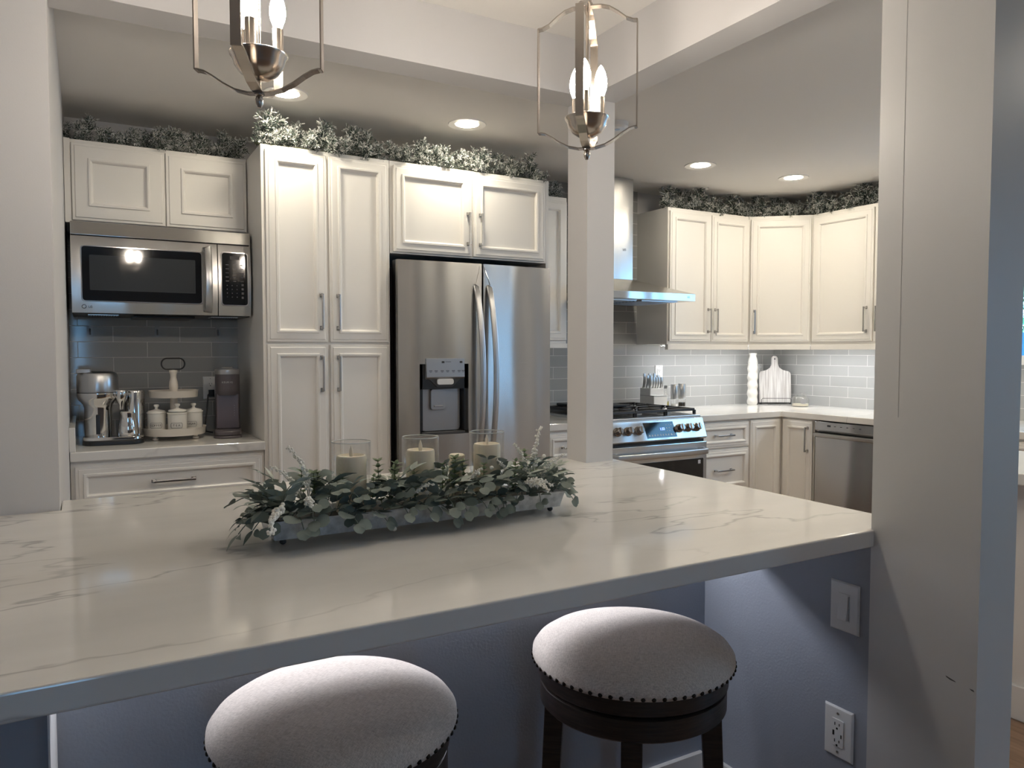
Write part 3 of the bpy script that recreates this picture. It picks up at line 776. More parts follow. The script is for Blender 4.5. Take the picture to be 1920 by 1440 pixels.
recessed(3.235, 3.405, 'lit recessed ceiling light above the range hood side of the kitchen')
recessed(3.985, 3.350, 'lit recessed ceiling light nearest the angled corner cabinet')
recessed(3.25, 1.55, 'added unseen recessed fill light behind the grey column')  # added lamp, out of view, to raise the kitchen's ambient light
recessed(4.10, 1.45, 'added unseen recessed fill light nearest the kitchen window')  # another out-of-view lamp added for ambient light
recessed(4.12, 2.42, 'added unseen recessed fill light over the sink run beside the wall cabinets')  # out-of-view lamp added so bounced light brightens the ceiling
recessed(2.50, 1.42, 'added unseen recessed fill light over the walkway behind the grey column')  # added out of view to light counter and island, and so the ceiling
recessed(4.0, -1.6, 'added unseen recessed fill light near the glazed door')  # out-of-view lamp added to brighten the far front of the room
recessed(3.25, .30, 'added unseen recessed fill light over the island end')  # out-of-view lamp added to fill the island side with light
t = thing('smoke_detector', 'small white ceiling detector beside the slim post', 'detector', (2.285, 2.98, CEIL))
bm = bmesh.new(); lathe(bm, [(0, -.03), (.04, -.03), (.052, -.02), (.055, 0)], 28); obj('housing', bm, 'plastic', t, smooth='auto')
bm = bmesh.new(); lathe(bm, [(0, -.033), (.012, -.033), (.014, -.029)], 16); obj('test_button', bm, 'silverp', t)
# under-cabinet light strips
def led(name, label, dims, mat='ledw', cat='light strip', group='under-cabinet light strips'):
    t = thing(name, label, cat, ((dims[0] + dims[1]) / 2, (dims[2] + dims[3]) / 2, dims[4]), 0, group)
    hx, hy = (dims[1] - dims[0]) / 2, (dims[3] - dims[2]) / 2
    bx('channel', 'plastic', (-hx, hx, -hy, hy, .004, .012), t)
    bm = bmesh.new(); bm.faces.new([bm.verts.new(p) for p in ((-hx, -hy, .0035), (-hx, hy, .0035), (hx, hy, .0035), (hx, -hy, .0035))]); obj('lit_diffuser', bm, mat, t, fix=False)
led('under_cabinet_light', 'lit strip below the wall cabinet right of the hood', (3.42, 4.40, 3.95, 3.965, 1.357, 1.37))
led('under_cabinet_light', 'lit strip below the wall cabinet on the right wall', (4.56, 4.575, 2.65, 3.80, 1.357, 1.37))

# ------------------------------------------------------------------ peninsula light strip with front lip
t = thing('counter_light_strip', 'bluish light strip tucked under the peninsula overhang', 'light strip', (.77, 1.62, .875))
bx('back_channel', 'plastic', (-.80, .82, .018, .024, -.016, -.001), t)
bx('front_lip', 'plastic', (-.80, .82, -.022, -.020, -.031, -.001), t)
la = bpy.data.lights.new('strip_lamp', 'AREA'); la.shape = 'RECTANGLE'; la.size = 1.58; la.size_y = .008; la.energy = 2.9; la.color = (.90, .92, 1.0)
lo = bpy.data.objects.new('strip_lamp', la); COL.objects.link(lo); lo.parent = t; lo.location = (0.01, .016, -.008); lo.rotation_euler = (R(62), 0, PI)
lo.rotation_euler = (R(-62), 0, 0)

# ------------------------------------------------------------------ wall plates
def wallplate(x, y, z, rz, label, kind, w=.072, h=.117):
    t = thing('outlet' if kind != 'switch' else 'light_switch', label, 'outlet' if kind != 'switch' else 'switch', (x, y, z), rz)
    loops = [(0, -.002), (.003, -.006), (.006, -.0065)]
    bm = bmesh.new(); frame_panel(bm, -w / 2, w / 2, -h / 2, h / 2, loops, 0); obj('cover_plate', bm, 'plastic', t)
    if kind == 'switch':
        bm = bmesh.new(); prism(bm, rrect(.034, .068, .002, 3), -.006, -.0075, 'y'); obj('bezel', bm, 'plastic', t, .0006)
        bm = bmesh.new(); prism(bm, [(-.0075, .031), (-.0085, .0), (-.0135, -.031), (-.006, -.031), (-.006, .031)], -.0145, .0115, 'x'); obj('rocker', bm, 'plastic', t, .0006)
        bm = bmesh.new(); prism(bm, rrect(.003, .060, .001, 2, .0148, 0), -.0075, -.009, 'y'); obj('dimmer_slider', bm, 'silverp', t)
        return t
    bm = bmesh.new(); prism(bm, rrect(.034, .068, .003, 3), -.006, -.0090, 'y'); f = obj('socket_face', bm, 'plastic', t, .0006)
    bm = bmesh.new()
    for zz in (.019, -.023):
        box(bm, -.0075, -.0055, -.0096, -.0088, zz - .001, zz + .0065); box(bm, .0050, .0068, -.0096, -.0088, zz, zz + .006)
        prism(bm, circ(.0025, 8) and [(a - .0005, b_ + zz - .008) for a, b_ in circ(.0026, 8)], -.0096, -.0088, 'y')
    if kind == 'usb':
        box(bm, -.0125, -.0080, -.0096, -.0088, -.008, .004); box(bm, .0100, .0125, -.0096, -.0088, -.010, -.001)
    obj('socket_slots', bm, 'black', f)
    bm = bmesh.new()
    for zz in (.048, -.048): lathe(bm, [(0, .0085), (.003, .008), (.0032, .006)], 12, M4=Matrix.Translation((0, 0, zz)) @ Matrix.Rotation(PI / 2, 4, 'X'))
    obj('screw', bm, 'steelplain', t)
    return t
wallplate(1.5999, 1.168, .7045, -PI / 2, 'white paddle dimmer switch on the blue-grey wall under the counter', 'switch', .080, .122)
wallplate(1.5999, 1.178, .3875, -PI / 2, 'white electrical outlet with USB ports low on the blue-grey wall', 'usb', .080, .126)
wallplate(.565, YB - .0085, 1.135, 0, 'white outlet on the tiles behind the pod coffee maker', 'std')
wallplate(3.60, YB - .0085, 1.165, 0, 'white outlet on the tiles behind the knife block', 'std')
wallplate(4.635, YB - .0085, 1.165, 0, 'white outlet on the tiles behind the cutting board', 'std')

# ------------------------------------------------------------------ pendants
def make_pendant(label, loc, rz, bulb_rot):
    T = thing('pendant_lantern', label, 'pendant light', loc, rz, 'brushed nickel open-cage pendants over the peninsula')
    # z = 0 at underside of the cage centre
    half = [(0.0, 0), (.020, .000), (.045, .006), (.068, .018), (.088, .032), (.104, .041), (.116, .044), (.122, .044)]
    top = [(.122, .298), (.112, .299), (.095, .306), (.075, .322), (.055, .335), (.035, .341), (.012, .342), (0, .342)]
    for a in range(4):
        bm = bmesh.new(); path = [(r, 0, z) for r, z in half] ; path2 = [(.122, 0, .044 + .254 * i / 6) for i in range(7)]; path3 = [(r, 0, z) for r, z in top]
        off = a % 2 * .0022
        for pth in (path, path2, path3):
            sweep(bm, [Vector((p[0], 0, p[2] + (off if pth is path else -off if pth is path3 else 0))) for p in pth], [(-.0014, -.0098), (.0014, -.0098), (.0014, .0098), (-.0014, .0098)], up=(0, 1, 0))
        obj('cage_bar', bm, 'nickel', T, rot=(0, 0, a * PI / 2))
    bm = bmesh.new(); lathe(bm, [(0, -.028), (.004, -.027), (.0075, -.020), (.0085, -.012), (.006, -.006), (.0095, -.004), (.0095, 0), (.004, .001), (.004, .024), (.012, .028)], 20); obj('finial', bm, 'nickel', T, smooth='auto')
    bm = bmesh.new(); lathe(bm, [(.008, .026), (.022, .029), (.036, .038), (.046, .052), (.050, .066), (.054, .070), (.055, .074), (.052, .076), (.048, .074), (.0, .072)], 36); obj('candle_cup', bm, 'nickel', T, smooth='auto')
    bm = bmesh.new(); lathe(bm, [(.0045, .070), (.0045, .345)], 12); obj('centre_rod', bm, 'nickel', T, smooth='auto')
    bm = bmesh.new(); lathe(bm, [(.0, .340), (.013, .341), (.013, .350), (.010, .353), (.010, .366), (.006, .371), (0, .372)], 20); obj('top_collar', bm, 'nickel', T, smooth='auto')
    for k in range(3):
        a = bulb_rot + k * 2 * PI / 3; x, y = .036 * math.cos(a), .036 * math.sin(a)
        bm = bmesh.new(); lathe(bm, [(.0, .072), (.0135, .073), (.0105, .078), (.0105, .128), (0, .128)], 20, x, y); s_ = obj('candle_sleeve', bm, 'nickel', T, smooth='auto')
        bm = bmesh.new(); lathe(bm, [(.007, .128), (.009, .134), (.0135, .146), (.0155, .158), (.0145, .172), (.0105, .188), (.005, .200), (0, .206)], 20, x, y); obj('bulb', bm, 'bulb', s_, smooth=True)
    # loop and chain
    zc = .390
    bm = bmesh.new(); tube(bm, [(.0205 * math.cos(a), 0, zc + .0205 * math.sin(a)) for a in [i * PI / 12 for i in range(24)]], .0022, 8, True); obj('loop', bm, 'nickel', T, smooth=True)
    L = CEIL - loc[2]; z = zc + .018; k = 0
    while z < L - .05:
        bm = bmesh.new(); pts = []
        for i in range(20):
            a = 2 * PI * i / 20; pts.append((.009 * math.cos(a), 0, z + .017 + (.009 * math.sin(a)) + (.008 if math.sin(a) > 0 else -.008)))
        if k % 2 == 0: pts = [(0, p[0], p[2]) for p in pts]
        tube(bm, pts, .0018, 6, True); obj('chain_link', bm, 'nickel', T, smooth=True); z += .0295; k += 1
    bm = bmesh.new(); tube(bm, [(.002, .001, .372), (.004, .002, .44), (.001, .003, .52), (.002, .001, L - .02)], .0016, 6); obj('cable', bm, 'silverp', T)
    bm = bmesh.new(); lathe(bm, [(.0, L - .030), (.012, L - .028), (.055, L - .010), (.060, L - .001), (0, L - .001)], 32); obj('ceiling_canopy', bm, 'nickel', T, smooth='auto')
    return T
make_pendant('brushed nickel cage pendant over the left part of the peninsula, its top out of view', (.305, 1.530, 1.828), R(-29.6), R(-90 - 6))
make_pendant('brushed nickel cage pendant with three candle bulbs near the slim post', (1.088, 1.541, 1.828), R(-29.6 - 14), R(-90 - 15 + 14))

# ------------------------------------------------------------------ bar stools
def make_stool(label, loc, rz):
    T = thing('bar_stool', label, 'stool', loc, rz, 'round linen bar stools at the peninsula')
    bm = bmesh.new()
    prof = [(.0, .700), (.06, .699), (.12, .695), (.165, .687), (.198, .676), (.218, .663), (.2275, .650), (.2285, .638), (.224, .628), (.212, .626), (0, .626)]
    lathe(bm, prof, 72); obj('seat_cushion', bm, 'linen', T, smooth=True)
    bm = bmesh.new(); N = 66
    for i in range(N):
        a = 2 * PI * i / N; M4 = Matrix.Rotation(a, 4, 'Z') @ Matrix.Translation((.2268, 0, .634)) @ Matrix.Rotation(PI / 2, 4, 'Y')
        lathe(bm, [(0, .0042), (.003, .0036), (.0047, .0018), (.005, 0)], 8, M4=M4)
    obj('nailhead_trim', bm, P('dark_bronze_nails', (.03, .024, .02), .3, .9), T, smooth=True)
    bm = bmesh.new(); lathe(bm, [(.209, .626), (.214, .623), (.214, .592), (.209, .588), (.0, .588)], 64); obj('upper_ring', bm, 'espresso', T, smooth='auto')
    bm = bmesh.new(); lathe(bm, [(.10, .588), (.203, .585), (.2105, .581), (.2105, .538), (.205, .533), (0, .533)], 64); obj('swivel_ring', bm, 'espresso', T, smooth='auto')
    for k in range(4):
        bm = bmesh.new(); w = .020
        def sq(r, z, w): return [Vector((r - w, -w, z)), Vector((r + w, -w, z)), Vector((r + w, w, z)), Vector((r - w, w, z))]
        rr = [sq(.176, .536, .022), sq(.186, .32, .021), (sq(.206, 0, .018))]
        vs = [[bm.verts.new(p) for p in q] for q in rr]
        for A, B in zip(vs, vs[1:]):
            for i in range(4): bm.faces.new((A[i], A[(i + 1) % 4], B[(i + 1) % 4], B[i]))
        bm.faces.new(vs[0]); bm.faces.new(vs[-1])
        obj('leg', bm, 'espresso', T, .003, rot=(0, 0, k * PI / 2))
    bm = bmesh.new(); tube(bm, [(.190 * math.cos(a), .190 * math.sin(a), .20) for a in [i * PI / 32 for i in range(64)]], .010, 8, True); obj('foot_ring', bm, P('bronze_metal', (.05, .04, .035), .35, .9), T, smooth=True)
    return T
make_stool('round beige linen bar stool with dark legs near the outlet wall', (1.075, 1.335, 0), R(51.4))
make_stool('round beige linen bar stool further from the outlet wall, only its seat showing', (.395, 1.368, 0), R(40))

# ------------------------------------------------------------------ garlands
def tone_layer(bm): return bm.loops.layers.float_color.new('tone')
def make_sprig(seed, L=.085, n=300):
    rnd = random.Random(seed); bm = bmesh.new(); lay = tone_layer(bm)
    def quad(a, b, s, tone):
        vs = [bm.verts.new(a - s), bm.verts.new(a + s), bm.verts.new(b + s * .6), bm.verts.new(b - s * .6)]
        f = bm.faces.new(vs)
        for lp_ in f.loops: lp_[lay] = (tone, tone, tone, 1)
    twigs = [(Vector((0, 0, 0)), Vector((0, 0, 1)), L)]
    for k in range(5):
        a = k * 2.4; z = L * (.22 + .13 * k); d = Vector((math.cos(a) * .8, math.sin(a) * .8, .75)).normalized()
        twigs.append((Vector((0, 0, z)), d, L * (.55 - .05 * k)))
    tot = sum(t[2] for t in twigs)
    for o_, d, l in twigs:
        m_ = int(n * l / tot)
        side = d.cross(Vector((.3, .5, .2))).normalized(); side2 = d.cross(side)
        tube(bm, [o_, o_ + d * l], .0015, 3)
        for i in range(m_):
            t = rnd.random(); a = rnd.random() * 2 * PI
            rad = side * math.cos(a) + side2 * math.sin(a)
            p = o_ + d * (l * t); ln = rnd.uniform(.011, .018)
            dr = (rad * 1.0 + d * rnd.uniform(.3, .9)).normalized()
            tip = p + dr * ln
            s = dr.cross(Vector((rnd.uniform(-1, 1), rnd.uniform(-1, 1), rnd.uniform(-1, 1)))).normalized() * rnd.uniform(.0009, .0015)
            fl = .95 if rnd.random() < (.22 + .6 * t * t) else rnd.uniform(0, .2)
            quad(p + dr * ln * .35, tip, s, fl); quad(p, p + dr * ln * .5, s, fl * .35)
    bmesh.ops.recalc_face_normals(bm, faces=[])
    me = bpy.data.meshes.new('sprig'); bm.to_mesh(me); bm.free(); me.materials.append(M['needle'])
    return me
SPR = [make_sprig(s) for s in range(6)]
def garland(label, pts, n, seed, up=1.0, size=1.0, spread=.045):
    rnd = random.Random(seed); P_ = [Vector(p) for p in pts]
    o0 = P_[0]
    T = thing('flocked_garland', label, 'garland', o0, 0, 'snow-flocked pine garlands on top of the cabinets')
    seg = [(a, b, (b - a).length) for a, b in zip(P_, P_[1:])]; tot = sum(s[2] for s in seg)
    bm = bmesh.new(); tube(bm, [p - o0 + Vector((0, 0, .009)) for p in P_], .006, 8); obj('wire_stem', bm, 'stem', T, smooth=True)
    for i in range(n):
        u = (i + rnd.random()) / n * tot
        for a, b, l in seg:
            if u <= l: break
            u -= l
        p = a + (b - a) * min(1, u / l); along = (b - a).normalized(); across = Vector((along.y, -along.x, 0))
        ph = rnd.uniform(-1, 1)
        k = i % 3
        tall = rnd.random() < .55
        if k == 0: d = Vector((0, 0, 1)) * rnd.uniform(.8, 1.3) + along * rnd.uniform(-.5, .5) + across * rnd.uniform(-.4, .4)
        elif k == 1: d = across * rnd.uniform(.6, 1.0) + Vector((0, 0, rnd.uniform(-.02, .45))) + along * rnd.uniform(-.7, .7)
        else: d = across * rnd.uniform(-.8, .7) + Vector((0, 0, rnd.uniform(.2, .8))) + along * rnd.uniform(-.9, .9)
        d.normalize()
        o = bpy.data.objects.new('sprig', SPR[rnd.randrange(6)]); COL.objects.link(o); o.parent = T
        q = Vector((0, 0, 1)).rotation_difference(d)
        o.rotation_mode = 'QUATERNION'; o.rotation_quaternion = q @ Quaternion((0, 0, 1), rnd.random() * 6.28)
        s = size * (rnd.uniform(.95, 1.3) if k == 0 and tall else rnd.uniform(.62, .95)); o.scale = (s, s, s)
        o.location = p - o0 + across * rnd.uniform(-spread, spread * .6) + Vector((0, 0, rnd.uniform(.006, .026)))
    return T
garland('snow-flocked pine garland on the cabinet above the microwave', [(-.05, 3.94, 2.262), (.30, 3.93, 2.262), (.68, 3.95, 2.262)], 56, 1, 1.35, 1.15)
garland('snow-flocked pine garland on top of the pantry cabinet', [(.69, 3.585, 2.264), (.95, 3.58, 2.262), (1.27, 3.58, 2.262)], 54, 2, 1.3, 1.3)
garland('snow-flocked pine garland on the cabinet over the refrigerator', [(1.34, 3.585, 2.262), (1.8, 3.58, 2.262), (2.19, 3.58, 2.262)], 66, 3, 1.2, 1.15)
garland('short end of flocked garland on the narrow cabinet behind the slim post', [(2.27, 3.94, 2.262), (2.55, 3.94, 2.262)], 30, 4, 1.0, 1.0)
garland('snow-flocked pine garland curving over the corner and right-hand wall cabinets', [(3.42, 3.96, 2.285), (3.85, 3.95, 2.285), (4.19, 3.94, 2.285), (4.53, 3.66, 2.285), (4.56, 3.30, 2.285), (4.56, 2.80, 2.285)], 99, 5, 1.3, 1.5, .05)

# ------------------------------------------------------------------ centrepiece
TX0, TX1, TY0, TY1, TZ = .329, 1.066, 1.600, 1.735, .928
tr = thing('metal_tray', 'long galvanised metal tray on ball feet on the peninsula', 'tray', (TX0, TY0, .915))
bm = bmesh.new(); LX = TX1 - TX0; LY = TY1 - TY0; th = .003
def traywall(bm, a, b, c_, d): pass
def slab(a, b): box(bm, a[0], b[0], a[1], b[1], a[2], b[2])
fl = .010
o4 = [(0, 0), (LX, 0), (LX, LY), (0, LY)]; i4 = [(fl, fl), (LX - fl, fl), (LX - fl, LY - fl), (fl, LY - fl)]
def ring(pts, z): return [bm.verts.new((p[0], p[1], z)) for p in pts]
A = ring(i4, .013); B = ring(o4, .053); C_ = ring([(p[0] + (th if p[0] < LX / 2 else -th), p[1] + (th if p[1] < LY / 2 else -th)) for p in o4], .053)
D = ring([(p[0] + (th if p[0] < LX / 2 else -th), p[1] + (th if p[1] < LY / 2 else -th)) for p in i4], .016)
for a, b in ((A, B), (B, C_), (C_, D)):
    for i in range(4): bm.faces.new((a[i], a[(i + 1) % 4], b[(i + 1) % 4], b[i]))
bm.faces.new(A[::-1]); bm.faces.new(D); obj('tray_body', bm, 'galv', tr)
bm = bmesh.new(); tube(bm, [(0, 0, .053), (LX, 0, .053), (LX, LY, .053), (0, LY, .053)], .0022, 6, True); obj('rolled_rim', bm, 'galv', tr)
for x in (.03, LX - .03):
    for y in (.025, LY - .025):
        bm = bmesh.new(); lathe(bm, [(0, 0), (.004, .0008), (.007, .004), (.0075, .007), (.006, .011), (.003, .014)], 14, x, y); obj('ball_foot', bm, 'dark', tr, smooth=True)
CZ = .931
cand = [(.526, 1.674, .130, .118, 'left'), (.698, 1.676, .155, .118, 'middle'), (.881, 1.680, .160, .118, 'right')]
for i, (x, y, hc, _, w) in enumerate(cand):
    t = thing('pillar_candle', 'ivory flameless pillar candle inside the %s glass cylinder' % w, 'candle', (x, y, CZ), 0, 'flameless pillar candles')
    r = .0345; h = (.158, .160, .163)[i]
    bm = bmesh.new(); lathe(bm, [(0, 0), (r, 0), (r, h - .006), (r - .002, h), (r - .005, h + .001), (r - .010, h - .005), (0, h - .007)], 36); obj('wax_body', bm, 'wax', t, smooth='auto')
    bm = bmesh.new(); lathe(bm, [(0, h - .008), (.0035, h - .006), (.0048, h + .002), (.0042, h + .012), (.0015, h + .021), (0, h + .024)], 14); obj('led_flame', bm, 'frosted', t, smooth=True)
    t = thing('glass_cylinder', 'clear glass hurricane cylinder around the %s candle' % w, 'candle holder', (x, y, CZ), 0, 'clear glass hurricane cylinders')
    bm = bmesh.new(); r = .0445; H_ = (.190, .191, .193)[i]
    lathe(bm, [(r - .0025, 0.0), (r, .0), (r, H_ - .001), (r - .00125, H_), (r - .0025, H_ - .001), (r - .0025, .0)], 48)
    obj('glass_wall', bm, 'clear', t, smooth='auto')
    bm = bmesh.new(); tube(bm, [((r - .00125) * math.cos(a), (r - .00125) * math.sin(a), H_) for a in [q * PI / 24 for q in range(48)]], .0013, 6, True); obj('polished_rim', bm, 'rim', t, smooth=True)
t = thing('pillar_candle', 'short ivory candle tucked in the greenery between the middle and right cylinders', 'candle', (.806, 1.700, CZ), 0)
bm = bmesh.new(); lathe(bm, [(0, 0), (.02, 0), (.02, .136), (.017, .139), (0, .136)], 24); obj('wax_body', bm, 'wax', t, smooth='auto')

# greenery
def set_tone(bm, f, lay, t):
    for l in f.loops: l[lay] = (t, t, t, 1)
def leaf(bm, lay, base, d, nrm, L, W, tone, cup=.15, shape='round', rnd=random):
    d = d.normalized(); s = d.cross(nrm).normalized(); n = s.cross(d).normalized()
    N = 6; rows = []
    for i in range(N + 1):
        t = i / N
        if shape == 'round': w = math.sqrt(max(0, 1 - (2 * t - 1) ** 2)) ** .9
        else: w = math.sin(PI * t ** .8) * (1 - .25 * t)
        w = max(w, .06) * W / 2
        c = base + d * (L * t) + n * (-cup * L * (t - .4) ** 2 * 1.4)
        e = cup * w * .6
        rows.append([bm.verts.new(c - s * w + n * e), bm.verts.new(c), bm.verts.new(c + s * w + n * e)])
    for a, b in zip(rows, rows[1:]):
        for k in range(2):
            f = bm.faces.new((a[k], a[k + 1], b[k + 1], b[k])); f.smooth = True; set_tone(bm, f, lay, tone)
def stem_pts(L, droop, seed):
    rnd = random.Random(seed); pts = []
    p = Vector((0, 0, 0)); el = R(55)
    for i in range(9):
        pts.append(p.copy()); p = p + Vector((math.cos(el), rnd.uniform(-.12, .12), math.sin(el))) * (L / 8); el -= droop / 8
    return pts
def make_stem(kind, seed):
    rnd = random.Random(seed); bm = bmesh.new(); lay = tone_layer(bm)
    if kind == 'round': pts = stem_pts(.135, R(100), seed); lw = (.041, .041)
    elif kind == 'pale': pts = stem_pts(.10, R(60), seed); lw = (.024, .052)
    elif kind == 'long': pts = stem_pts(.13, R(85), seed); lw = (.028, .060)
    else: pts = stem_pts(.11, R(-10), seed); lw = (.0125, .019)
    tube(bm, pts, .0013 if kind != 'box' else .001, 5)
    for f in bm.faces: set_tone(bm, f, lay, .1)
    n = len(pts)
    for i in range(1, n):
        t = (pts[i] - pts[i - 1]).normalized()
        side = t.cross(Vector((0, 0, 1)))
        if side.length < .1: side = Vector((0, -1, 0))
        side.normalize(); out = side.cross(t)
        if kind == 'box':
            for k in range(4):
                a = k * PI / 2 + i * .7; d = side * math.cos(a) + out * math.sin(a) + t * .5
                leaf(bm, lay, pts[i], d, t, lw[1] * rnd.uniform(.8, 1.2), lw[0] * rnd.uniform(.8, 1.2), rnd.uniform(.1, .9), .2, 'long')
        elif i % 2 == 0 or i == n - 1:
            for sgn in (-1, 1):
                k = .62 + .38 * math.sin(PI * i / n)
                d = side * sgn + t * rnd.uniform(.1, .7) + out * rnd.uniform(-.3, .35)
                if i == n - 1 and sgn == 1: d = t
                nr = out + side * rnd.uniform(-.35, .35) + t * rnd.uniform(-.35, .35)
                leaf(bm, lay, pts[i] + side * sgn * .003, d, nr, lw[1] * k * rnd.uniform(.85, 1.15), lw[0] * k * rnd.uniform(.85, 1.15), rnd.uniform(.0, 1), rnd.uniform(.05, .3), 'round' if kind == 'round' else 'long')
    me = bpy.data.meshes.new(kind); bm.to_mesh(me); bm.free()
    me.materials.append(M[{'round': 'leafround', 'pale': 'leafpale', 'long': 'leafround', 'box': 'leafbox'}[kind]])
    return me
def make_spray(seed):
    rnd = random.Random(seed); bm = bmesh.new(); pts = stem_pts(.12, R(60), seed)
    tube(bm, pts, .0012, 5)
    for i in range(60):
        u = .25 + .75 * i / 60; j = min(int(u * 8), 7); p = pts[j].lerp(pts[j + 1], u * 8 - j)
        r = .0034 * (1.1 - .45 * u); q = p + Vector((rnd.uniform(-1, 1), rnd.uniform(-1, 1), rnd.uniform(-1, 1))) * .0055 * (1.2 - .6 * u)
        bmesh.ops.create_icosphere(bm, subdivisions=1, radius=r, matrix=Matrix.Translation(q))
    for f in bm.faces: f.smooth = True
    me = bpy.data.meshes.new('berry_spray'); bm.to_mesh(me); bm.free(); me.materials.append(M['berry']); return me
STM = {k: [make_stem(k, s) for s in range(4)] for k in ('round', 'pale', 'long', 'box')}
SPY = [make_spray(s) for s in range(3)]
NM = {'round': 'eucalyptus_stem', 'pale': 'fuzzy_leaf_stem', 'long': 'long_leaf_stem', 'box': 'boxwood_sprig', 'spray': 'berry_spray'}
G = thing('greenery_arrangement', 'eucalyptus and white berry greenery spilling over the metal tray', 'greenery', ((TX0 + TX1) / 2, (TY0 + TY1) / 2, .931))
bx('foam_base', 'soil', (-LX / 2 + .03, LX / 2 - .03, -.045, .045, .0, .030), G)
rnd = random.Random(12)
ox, oy, oz = G.location
def put(kind, x, y, z, az, el=0.0, s=1.0, roll=0.0):
    me = SPY[rnd.randrange(3)] if kind == 'spray' else STM[kind][rnd.randrange(4)]
    o = bpy.data.objects.new(NM[kind], me); COL.objects.link(o); o.parent = G
    o.location = (x - ox, y - oy, z - oz); o.rotation_mode = 'XYZ'
    q = Matrix.Rotation(az, 4, 'Z') @ Matrix.Rotation(-el, 4, 'Y') @ Matrix.Rotation(roll, 4, 'X')
    s *= {'round': 1.24, 'pale': 1.15, 'long': .95, 'box': .95, 'spray': 1.0}[kind]
    o.rotation_euler = q.to_euler(); o.scale = (s, s, s)
    return o
Zs = .958
def X_(u): return TX0 + LX * u
# front rows, drooping over the rim on the stool side
for i in range(17):
    u = .07 + .89 * i / 16
    put('round', X_(u), TY0 + .030, Zs + .006, R(-90 + rnd.uniform(-42, 42)), R(rnd.uniform(-25, -2)), rnd.uniform(.62, .80) if u < .62 else rnd.uniform(.5, .62))
for i in range(15):
    u = .04 + .92 * i / 14
    put('round' if i % 4 else 'long', X_(u), TY0 + .022, Zs + .022, R(-90 + rnd.uniform(-60, 60)), R(rnd.uniform(0, 25)), rnd.uniform(.55, .75))
for i in range(12):
    u = .04 + .92 * i / 11
    put('pale', X_(u), TY0 + .035, Zs + .022, R(rnd.uniform(-160, -20)), R(rnd.uniform(0, 35)), rnd.uniform(.65, .85))
# upright fill between the cylinders
gaps = (.10, .14, .17, .355, .385, .605, .63, .66, .86, .89, .93)
for u in gaps:
    put('box', X_(u), TY0 + .055 + rnd.uniform(-.015, .03), Zs + .012, R(rnd.uniform(0, 360)), R(rnd.uniform(12, 34)), rnd.uniform(.75, 1.05))
for u in (.03, .08, .13, .18, .21, .33, .36, .39, .42, .58, .60, .635, .67, .80, .85, .88, .92, .95):
    put('pale' if rnd.random() < .7 else 'long', X_(u), TY0 + .06 + rnd.uniform(-.015, .03), Zs + .022, R(rnd.uniform(0, 360)), R(rnd.uniform(0, 28)), rnd.uniform(.7, .95))
for x_, s_ in ((.49, .8), (.555, .75), (.66, .8), (.73, .85), (.84, .8), (.92, .85)):
    put('box', x_, TY0 + .022, Zs + .012, R(rnd.uniform(-120, -60)), R(rnd.uniform(15, 32)), s_)
for i in range(7):
    put('long' if i % 2 else 'round', X_(.06 + .88 * i / 6), TY1 - .02, Zs + .006, R(rnd.uniform(50, 130)), R(rnd.uniform(-20, 0)), rnd.uniform(.6, .8))
# left end spilling onto the counter, right end leaning out
for a, e, s, k in ((195, -30, .95, 'long'), (212, -26, .8, 'long'), (178, -25, .85, 'long'), (160, -20, .8, 'long'), (238, -12, .7, 'round'), (205, -5, .9, 'pale'), (180, 8, .85, 'pale'), (228, 0, .85, 'long'), (150, 5, .75, 'round'), (200, 22, .8, 'pale')):
    put(k, X_(.055), TY0 + .055, Zs + .012, R(a), R(e), s)
for a, e, s, k in ((-8, -32, .8, 'long'), (-30, -26, .75, 'long'), (15, -18, .7, 'round'), (0, 8, .8, 'long'), (-50, -10, .7, 'long'), (25, 14, .75, 'long'), (-15, 18, .75, 'pale')):
    put(k, X_(.945), TY0 + .06, Zs + .012, R(a), R(e), s)
# berry sprays
for u, dy, a, e, s in ((.12, .06, 150, 42, .95), (.10, .05, 170, 25, .8), (.03, .02, 250, -32, 1.2), (.09, .01, 262, -14, .9), (.42, .01, 290, 0, .6), (.62, .02, 280, 20, .6), (.80, .015, 285, -20, .85), (.84, .01, 262, -24, .85), (.92, .06, 20, 55, 1.0), (.86, .05, 160, 45, .75), (.90, .03, 330, 20, .7), (.78, .03, 200, 30, .6)):
    put('spray', X_(u), TY0 + dy - .022, Zs + .034, R(a), R(e), s * 1.25)
for u, dy, z in ((.30, -.012, .966), (.36, -.020, .930), (.66, .0, 1.035), (.71, .0, 1.045), (.25, .0, 1.0), (.15, .01, 1.02), (.93, .02, 1.06), (.48, .0, 1.0), (.58, -.004, 1.01)):
    x, y = X_(u), TY0 + dy
    bm = bmesh.new(); bmesh.ops.create_icosphere(bm, subdivisions=2, radius=.0052)
    obj('white_berry', bm, 'berry', G, smooth=True, loc=(x - ox, y - oy, z - oz))

